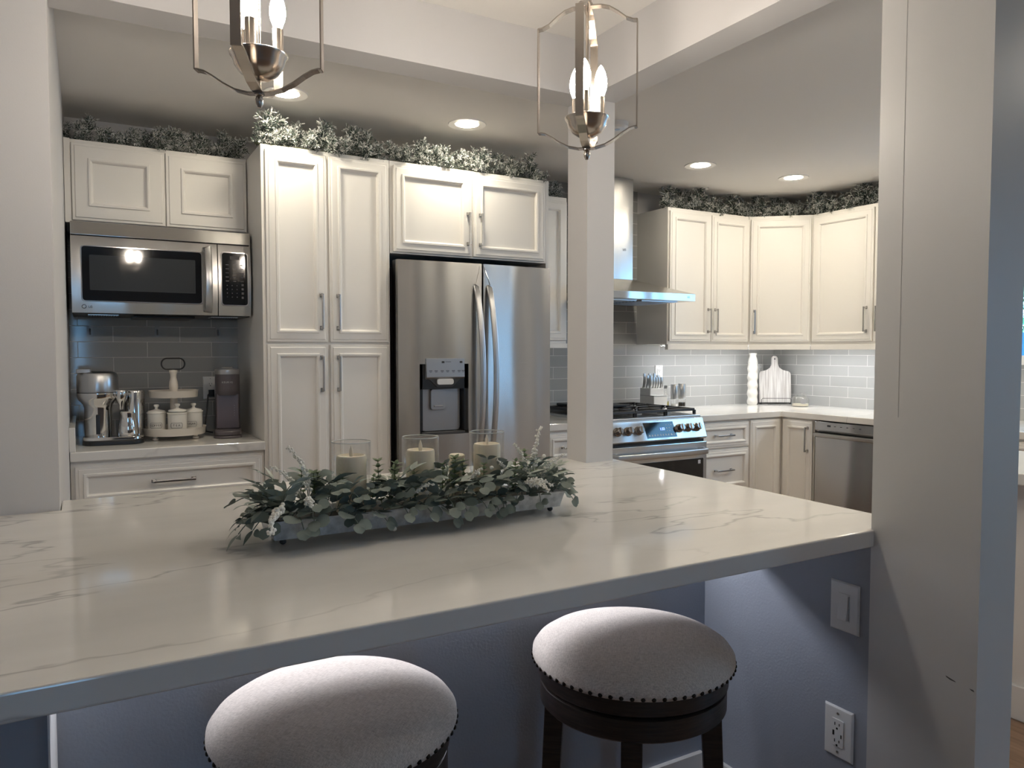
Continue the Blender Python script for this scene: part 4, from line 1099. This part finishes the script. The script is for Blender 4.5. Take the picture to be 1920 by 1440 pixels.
# ------------------------------------------------------------------ coffee corner
# espresso machine
c = thing('espresso_machine', 'polished chrome capsule espresso machine with milk jug', 'coffee machine', (.105, 3.80, .915), R(-4))
bm = bmesh.new(); prism(bm, rrect(.245, .20, .06, 8), 0, .020); obj('rubber_base', bm, 'black', c, .004)
bm = bmesh.new(); prism(bm, rrect(.240, .195, .058, 8), .020, .036); obj('drip_base', bm, 'chrome', c, .003, smooth='auto')
bm = bmesh.new(); lathe(bm, [(0, .036), (.053, .036), (.054, .045), (.054, .160), (.060, .178), (.076, .196), (.082, .212), (.082, .228), (0, .228)], 48, -.062, .012); bd = obj('brew_column', bm, 'chrome', c, smooth='auto')
bm = bmesh.new(); lathe(bm, [(0, .230), (.081, .230), (.082, .236), (.082, .300), (.076, .314), (.060, .322), (.0, .324)], 48, -.062, .012); hd = obj('brew_head', bm, 'steelplain', c, smooth='auto')
bm = bmesh.new(); lathe(bm, [(.082, .2275), (.0828, .229), (.082, .2305)], 48, -.062, .012); obj('seam_ring', bm, 'black', hd)
bm = bmesh.new(); prism(bm, rrect(.056, .030, .005, 3, -.112, -.030), .316, .334); obj('lever', bm, 'silverp', hd, .003)
bx('water_window', 'black', (-.068, -.052, -.0495, -.045, .046, .130), bd)
bm = bmesh.new(); lathe(bm, [(0, .036), (.044, .036), (.044, .222), (.041, .232), (0, .234)], 36, .082, .055); obj('water_tank', bm, 'chrome', c, smooth='auto')
bm = bmesh.new(); box(bm, -.02, .08, .02, .06, .205, .232); obj('arm', bm, 'steelplain', c, .006)
bm = bmesh.new(); lathe(bm, [(0, .238), (.026, .238), (.028, .234), (.027, .210), (.020, .188), (.010, .172), (.008, .150), (0, .150)], 32, .030, -.010); obj('steam_wand', bm, 'chrome', c, smooth='auto')
jg = thing('milk_jug', 'small polished steel milk jug on the espresso machine base', 'jug', (.160, 3.768, .951), R(75))
bm = bmesh.new(); lathe(bm, [(0, 0), (.042, 0), (.044, .006), (.039, .050), (.031, .088), (.032, .098), (.030, .098), (.029, .088), (.037, .050), (.041, .008), (0, .006)], 40)
for v in bm.verts:
    if v.co.z > .09 and v.co.x < -.02: v.co.z += .010; v.co.x -= .006
obj('jug_body', bm, 'chrome', jg, smooth='auto')
bm = bmesh.new(); tube(bm, [(.031, 0, .088), (.052, 0, .085), (.058, 0, .065), (.052, 0, .035), (.040, 0, .022)], .0035, 8); obj('jug_handle', bm, 'chrome', jg, smooth=True)

# tiered tray
c = thing('tiered_tray', 'cream wooden two-tier tray with black loop handle', 'tiered tray', (.358, 3.86, .915))
def traydisc(bm, r, z, h):
    lathe(bm, [(0, z), (r * .97, z), (r * .985, z + h * .2), (r, z + h * .85), (r * 1.02, z + h), (r * .985, z + h), (r * .965, z + h * .85), (r * .95, z + .008), (0, z + .008)], 56)
bm = bmesh.new(); traydisc(bm, .138, .022, .034); lt = obj('lower_tray', bm, 'cream', c, smooth='auto')
bm = bmesh.new(); traydisc(bm, .107, .196, .032); ut = obj('upper_tray', bm, 'cream', c, smooth='auto')
for k in range(3):
    a = R(-135 + k * 120) if False else R((-145, -35, 90)[k])
    bm = bmesh.new(); lathe(bm, [(0, 0), (.012, .001), (.015, .006), (.012, .011), (.008, .014), (.012, .022)], 18, .105 * math.cos(a), .105 * math.sin(a)); obj('foot', bm, 'cream', c, smooth=True)
bm = bmesh.new(); lathe(bm, [(0, .03), (.016, .03), (.016, .196)], 20); obj('lower_post', bm, 'cream', c, smooth='auto')
bm = bmesh.new(); lathe(bm, [(.018, .204), (.020, .212), (.016, .220), (.018, .228), (.020, .248), (.018, .268), (.013, .288), (.014, .302), (.018, .312), (.018, .322), (0, .324)], 24); obj('turned_post', bm, 'cream', c, smooth=True)
bm = bmesh.new(); pts = [(p[0], 0, .352 + p[1]) for p in rrect(.100, .052, .025, 8)]; tube(bm, pts, .0035, 8, True)
for v in bm.verts:
    pass
obj('loop_handle', bm, 'black', c, smooth=True)
can_lab = {'COFFEE': 'white ceramic lidded canister marked COFFEE', 'TEA': 'white ceramic lidded canister marked TEA', 'SUGAR': 'white ceramic lidded canister marked SUGAR'}
for w, x, y, rz, h in (('COFFEE', .280, 3.826, -8, .100), ('TEA', .365, 3.783, -12, .098), ('SUGAR', .440, 3.836, -24, .100)):
    t = thing('canister', can_lab[w], 'canister', (x, y, .9455), R(rz), 'lettered ceramic canisters on the tiered tray')
    r = .041 if w != 'TEA' else .043
    bm = bmesh.new(); lathe(bm, [(0, 0), (r - .003, 0), (r - .001, .004), (r - .001, h - .008), (r + .002, h - .004), (r + .001, h), (r - .004, h), (r - .005, h - .01), (0, h - .012)], 44); bd = obj('canister_body', bm, 'ceramic', t, smooth='auto')
    bm = bmesh.new(); q = h + (.006 if w == 'TEA' else 0); lathe(bm, [(0, q - .004), (r - .006, q - .004), (r - .003, q + .002), (r - .006, q + .006), (.014, q + .011), (.007, q + .014), (.0065, q + .021), (.012, q + .027), (.011, q + .034), (.0, q + .036)], 36); obj('lid', bm, 'ceramic', t, smooth=True)
    # cartouche outline and letters wrapped on the wall
    bm = bmesh.new(); cw, ch_ = .052, .023
    out = [(-cw / 2, -.004), (-cw / 2 + .003, -ch_ / 2), (cw / 2 - .003, -ch_ / 2), (cw / 2, -.004), (cw / 2, .004), (cw / 2 - .003, ch_ / 2), (-cw / 2 + .003, ch_ / 2), (-cw / 2, .004)]
    dense = []
    for a, b in zip(out, out[1:] + out[:1]):
        for k in range(6): dense.append((a[0] + (b[0] - a[0]) * k / 6, a[1] + (b[1] - a[1]) * k / 6))
    def wrap(u, v): return ((r - .0002) * math.sin(u / r), -(r - .0002) * math.cos(u / r), .040 + v)
    tube(bm, [wrap(*p) for p in dense], .0007, 5, True); obj('label_outline', bm, 'ink', bd)
    step = {'COFFEE': .0078, 'TEA': .0115, 'SUGAR': .0088}[w]
    for k, chh in enumerate(w):
        u = (k - (len(w) - 1) / 2) * step; p = wrap(u, 0)
        text('lettering', chh, .0135, 'ink', bd, (p[0], p[1] - .0003, p[2]), (PI / 2, 0, u / r), .0003)

# pod coffee maker
c = thing('pod_coffee_maker', 'slim grey pod coffee maker beside the pantry cabinet', 'coffee maker', (.598, 3.86, .915), R(-9))
bm = bmesh.new(); prism(bm, rrect(.125, .30, .05, 8, 0, .0), 0, .012); obj('base_plate', bm, 'mauve', c, .004, smooth='auto')
bm = bmesh.new(); prism(bm, rrect(.120, .29, .048, 8, 0, .0), .012, .036); obj('drip_tray', bm, 'mauve', c, .006, smooth='auto')
bm = bmesh.new(); prism(bm, rrect(.112, .175, .035, 8, 0, .050), .034, .300); obj('tower', bm, 'mauve', c, .004, smooth='auto')
bm = bmesh.new(); prism(bm, rrect(.100, .010, .004, 3, 0, -.036), .040, .205); obj('front_panel', bm, 'mauve2', c, .002)
bm = bmesh.new()
M4 = Matrix.Translation((0, -.015, 0))
lathe(bm, [(0, .196), (.046, .198), (.053, .208), (.055, .225), (.055, .300), (0, .300)], 44, M4=M4); hd = obj('brew_head', bm, 'mauve', c, smooth='auto')
bm = bmesh.new(); lathe(bm, [(.0, .300), (.056, .300), (.057, .306), (.056, .322), (.050, .327), (0, .328)], 44, M4=M4); obj('lid', bm, 'silverp', c, smooth='auto')
bm = bmesh.new(); prism(bm, rrect(.05, .03, .008, 4, 0, -.03), .328, .334); obj('lid_handle', bm, 'silverp', hd, .003)
for k, chh in enumerate('KEURIG'):
    u = (k - 2.5) * .0085; p = (.0552 * math.sin(u / .055), -.015 - .0552 * math.cos(u / .055), .262)
    text('lettering', chh, .0115, 'whiteink', hd, p, (PI / 2, 0, u / .055), .0003)
bm = bmesh.new()
for zz in range(5): box(bm, .030, .0312, -.0425, -.041, .10 + zz * .012, .103 + zz * .012)
obj('cup_size_marks', bm, 'whiteink', c)
o = bmesh.new(); tube(o, [(.566, 4.184, 1.11), (.548, 4.150, 1.10), (.540, 4.145, 1.02), (.528, 4.12, .95), (.522, 4.05, .922), (.545, 4.00, .920)], .004, 8)
box(o, .553, .580, 4.160, 4.184, 1.09, 1.125)
tag(obj('power_cord', o, 'black', None, smooth='auto'), 'black plug and cord of the pod coffee maker', 'cord')

# ------------------------------------------------------------------ right counter items
kb = thing('knife_block', 'white stepped knife block beside the range', 'knife block', (3.412, 4.03, .915), R(-2))
bm = bmesh.new(); prism(bm, [(-.085, 0), (-.085, .100), (-.045, .106), (-.045, .155), (.070, .155), (.070, 0)], -.058, .058, 'x'); obj('block_body', bm, 'plastic', kb, .003)
bx('slot_band', 'whiteink', (-.0585, .0585, -.0855, .0705, .101, .107), kb)
i = 0
for rrow, (yy, zz, n_) in enumerate(((-.022, .155, 5), (.018, .155, 4), (.055, .155, 3))):
    for k in range(n_):
        x = -.044 + k * (.088 / max(1, n_ - 1)); bm = bmesh.new()
        hL = .095 + .012 * rrow
        sweep(bm, [(x, yy - .028 * math.sin(PI * .9 * t) * .35 - .012 * t, zz - .02 + hL * t) for t in [q / 8 for q in range(9)]], rrect(.0105, .020, .004, 3), up=(1, 0, 0))
        labs = ('front', 'middle', 'back')[rrow]
        o = obj('kitchen_knife', bm, 'steelplain', None, smooth='auto', loc=(3.412, 4.03, .915), rot=(0, 0, R(-2)))
        tag(o, 'steel-handled knife standing in the %s row of the white knife block' % labs, 'knife', 'steel knives in the %s row of the knife block' % labs)

def bottle(name, label, x, y, prof, mat, fill=None, cap=None):
    t = thing(name, label, 'bottle' if name == 'oil_bottle' else 'jar' if 'jar' in name else 'mill', (x, y, .915))
    bm = bmesh.new(); lathe(bm, prof, 28); obj('glass_body', bm, mat, t, smooth='auto')
    if fill: bm = bmesh.new(); lathe(bm, fill[0], 24); obj('contents', bm, fill[1], t, smooth='auto')
    if cap: bm = bmesh.new(); lathe(bm, cap[0], 28); obj('cap', bm, cap[1], t, smooth='auto')
    return t
bottle('oil_bottle', 'glass bottle of olive oil beside the knife block', 3.500, 4.00, [(0, 0), (.024, 0), (.024, .10), (.010, .125), (.009, .155), (.008, .155)], 'clear', ([(0, .002), (.022, .002), (.022, .062), (0, .062)], 'oil'), ([(0, .150), (.012, .150), (.012, .172), (0, .172)], 'silverp'))
bottle('salt_mill', 'steel-topped glass mill holding white salt', 3.540, 3.955, [(0, 0), (.025, 0), (.025, .075), (.024, .080)], 'clear', ([(0, .004), (.022, .004), (.022, .045), (0, .045)], 'salt'), ([(0, .078), (.025, .078), (.026, .082), (.026, .176), (.024, .180), (0, .180)], 'steelplain'))
bottle('pepper_mill', 'steel-topped glass mill holding black peppercorns', 3.618, 3.965, [(0, 0), (.026, 0), (.026, .075), (.025, .080)], 'clear', ([(0, .026), (.023, .026), (.023, .052), (0, .052)], 'pepper'), ([(0, .078), (.026, .078), (.027, .082), (.027, .180), (.025, .184), (0, .184)], 'steelplain'))
# vase
vz = thing('tall_vase', 'tall white embossed ceramic vase in the corner', 'vase', (4.440, 4.085, .915))
bm = bmesh.new(); prof = [(0, 0), (.034, 0)]
for k in range(50):
    z = .004 + .316 * k / 49; prof.append((.0375 + .0028 * math.sin(z * 2 * PI / .062 - 1.0), z))
prof += [(.036, .325), (.0335, .345), (.027, .365), (.025, .372), (.031, .392), (.030, .394), (.024, .374), (0, .37)]
lathe(bm, prof, 40)
for v in bm.verts:
    if .005 < v.co.z < .32:
        a = math.atan2(v.co.y, v.co.x); f = 1 + .035 * math.sin(5 * a + v.co.z * 40) * math.sin(v.co.z * 2 * PI / .062)
        v.co.x *= f; v.co.y *= f
obj('vase_body', bm, 'ceramic', vz, smooth=True)
bm = bmesh.new(); lathe(bm, [(.0370, .3205), (.0385, .322), (.0370, .3235)], 40); obj('grey_band', bm, 'silverp', vz)
# cutting board on wire stand, facing the camera
cb = thing('cutting_board', 'whitewashed paddle cutting board leaning on a wire stand', 'cutting board', (4.632, 4.030, .928), R(-31))
pts = []
w2 = .122; H1 = .245
pts += [(-w2, 0), (w2, 0), (w2, H1 - .03)]
for k in range(7): a = R(90 * k / 6); pts.append((w2 - .035 + .035 * math.cos(a) , H1 - .03 + .030 * math.sin(a)))
pts += [(.060, H1 + .008), (.035, H1 + .025), (.024, H1 + .050)]
for k in range(9): a = R(-10 + 200 * k / 8); pts.append((.025 * math.cos(a), H1 + .092 + .025 * math.sin(a)))
pts += [(-.024, H1 + .050), (-.035, H1 + .025), (-.060, H1 + .008)]
for k in range(7): a = R(90 + 90 * k / 6); pts.append((-w2 + .035 + .035 * math.cos(a), H1 - .03 + .030 * math.sin(a)))
bm = bmesh.new(); prism(bm, pts, 0, .016, 'y'); o = obj('board', bm, 'washed', cb, .003, rot=(R(-5), 0, 0))
bm = bmesh.new(); prism(bm, [(.006 * math.cos(a), H1 + .092 + .006 * math.sin(a)) for a in [k * PI / 6 for k in range(12)]], -.0006, .0166, 'y'); obj('hanging_hole', bm, 'ink', cb, rot=(R(-5), 0, 0))
ws = thing('wire_stand', 'thin black wire stand holding the cutting board', 'stand', (4.632, 4.030, .915), R(-31))
bm = bmesh.new(); tube(bm, [(-.112, -.020, .004), (-.112, -.024, .038), (-.105, -.025, .046), (.105, -.025, .046), (.112, -.024, .038), (.112, -.020, .004)], .0022, 6)
for s in (-1, 1): tube(bm, [(s * .112, -.022, .004), (s * .112, .055, .004)], .0022, 6)
tube(bm, [(-.112, .055, .004), (.112, .055, .004)], .0022, 6)
obj('wire', bm, 'black', ws, smooth=True)
# jar candle
t = thing('jar_candle', 'squat clear glass jar candle on the corner counter', 'candle', (4.605, 3.775, .915))
bm = bmesh.new(); lathe(bm, [(0, 0), (.055, 0), (.061, .008), (.062, .050), (.054, .068), (.044, .074), (.044, .092), (.042, .092), (.042, .073), (.052, .066), (.059, .050), (.058, .010), (0, .005)], 36); obj('glass_jar', bm, 'clear', t, smooth='auto')
bm = bmesh.new(); lathe(bm, [(0, .006), (.057, .006), (.058, .020), (0, .020)], 36); obj('wax', bm, 'wax', t, smooth='auto')
bm = bmesh.new(); prism(bm, rrect(.046, .034, .012, 4, 0, .040), -.0615, -.0605, 'y'); obj('jar_label', bm, 'silverp', t, rot=(0, 0, R(-30)))
bm = bmesh.new(); lathe(bm, [(0, .092), (.045, .092), (.046, .098), (.043, .102), (0, .103)], 36); obj('lid', bm, 'clear', t, smooth='auto')

# scuffs on the column (own shape)
bm = bmesh.new()
prism(bm, [(-.012, .003), (-.004, .001), (.008, -.002), (.010, -.004), (-.002, -.003), (-.010, .000)], 0, .0004)
prism(bm, [(.038, -.006), (.046, -.006), (.048, -.010), (.042, -.009)], 0, .0004)
for v in bm.verts: v.co = Vector((1.5795 + v.co.z * 0, .897 - v.co.x, .635 + v.co.y)) - Vector((v.co.z, 0, 0))
o = obj('column_scuff', bm, P('scuff', (.10, .10, .10), .8)); o['kind'] = 'structure'

# outside
S('ground_outside', P('lawn', (.08, .16, .06), .9), (4.95, 16, -8, 10, -.3, -.2))
def hedge(label, x, y, z0, sx, sy, sz, seed):
    rr = random.Random(seed); bm = bmesh.new(); lay = tone_layer(bm)
    for i in range(2600):
        u, v_, w_ = rr.gauss(0, .45), rr.gauss(0, .45), rr.random()
        p = Vector((u * sx, v_ * sy, .2 + w_ * sz)); d = Vector((rr.uniform(-1, 1), rr.uniform(-1, 1), rr.uniform(-1, 1)))
        leaf(bm, lay, p, d, Vector((0, .2, 1)), .16, .09, rr.random(), .2, 'long')
    t = thing('garden_shrub', label, 'shrub', (x, y, z0))
    obj('shrub_foliage', bm, attr_mat('shrub_leaf', (.05, .20, .09), (.25, .50, .22), .6), t, fix=False)
    bm = bmesh.new(); lathe(bm, [(.06, 0), (.04, sz * .7)], 8); obj('trunk', bm, 'stem', t)
hedge('leafy green shrub seen through the kitchen window', 8.6, 4.4, -.2, 1.0, 1.5, 2.8, 3)
c = thing('garden_fence', 'blue garden fence seen low through the kitchen window', 'fence', (5.9, 1.0, -.2))
bm = bmesh.new()
for k in range(30): box(bm, 0, .03, -3 + k * .3, -3 + k * .3 + .28, 0, 1.66)
obj('fence_boards', bm, 'greenblk', c); bx('fence_rail', 'greenblk', (.03, .08, -3, 6, 1.4, 1.5), c)

# ------------------------------------------------------------------ light
world = bpy.data.worlds.new('world'); sc.world = world; world.use_nodes = True
nt = world.node_tree; bg = nt.nodes['Background']
bg.inputs['Color'].default_value = (.28, .60, 1.0, 1); bg.inputs['Strength'].default_value = 6.5
def portal(y0, y1, z0, z1):
    l = bpy.data.lights.new('portal', 'AREA'); l.shape = 'RECTANGLE'; l.size = y1 - y0; l.size_y = z1 - z0; l.cycles.is_portal = True
    o = bpy.data.objects.new('portal', l); COL.objects.link(o); o.location = (XR + .13, (y0 + y1) / 2, (z0 + z1) / 2)
    d = Vector((-1, 0, 0)); o.rotation_euler = d.to_track_quat('-Z', 'Y').to_euler()
    # width along world Y
    o.rotation_euler = Matrix(((0, 0, 1), (1, 0, 0), (0, 1, 0))).to_euler()
def portal_front():  # daylight portal for the added fill window
    l = bpy.data.lights.new('portal', 'AREA'); l.shape = 'RECTANGLE'; l.size = .45; l.size_y = .88; l.cycles.is_portal = True
    o = bpy.data.objects.new('portal', l); COL.objects.link(o); o.location = (-.225, -3.21, 1.30); o.rotation_euler = (PI / 2, 0, PI)
portal_front()
portal(WY0, WY1, WZ0, WZ1); portal(DY0, DY1, .06, DZ1)

# ------------------------------------------------------------------ camera
cam = bpy.data.cameras.new('camera'); co = bpy.data.objects.new('camera', cam); COL.objects.link(co); sc.camera = co
F = 1407.0; cam.sensor_width = 36; cam.sensor_fit = 'HORIZONTAL'; cam.lens = F / 1920 * 36; cam.clip_start = .05
yaw = R(60.4); pitch = math.atan((720 - 657) / F)
fwd = Vector((math.cos(yaw) * math.cos(pitch), math.sin(yaw) * math.cos(pitch), -math.sin(pitch)))
rt = Vector((math.sin(yaw), -math.cos(yaw), 0)); up = rt.cross(fwd)
co.matrix_world = Matrix(((rt.x, up.x, -fwd.x, 0), (rt.y, up.y, -fwd.y, 0), (rt.z, up.z, -fwd.z, 1.33), (0, 0, 0, 1)))

sc.view_settings.view_transform = 'Standard'; sc.view_settings.look = 'None'; sc.view_settings.gamma = 1; sc.view_settings.use_curve_mapping = False
sc.view_settings.exposure = 0.66
sc.cycles.use_denoising = True
sc.cycles.max_bounces = 10; sc.cycles.diffuse_bounces = 6; sc.cycles.glossy_bounces = 5; sc.cycles.transparent_max_bounces = 16
sc.cycles.sample_clamp_indirect = 6
sc.cycles.caustics_reflective = False; sc.cycles.caustics_refractive = False
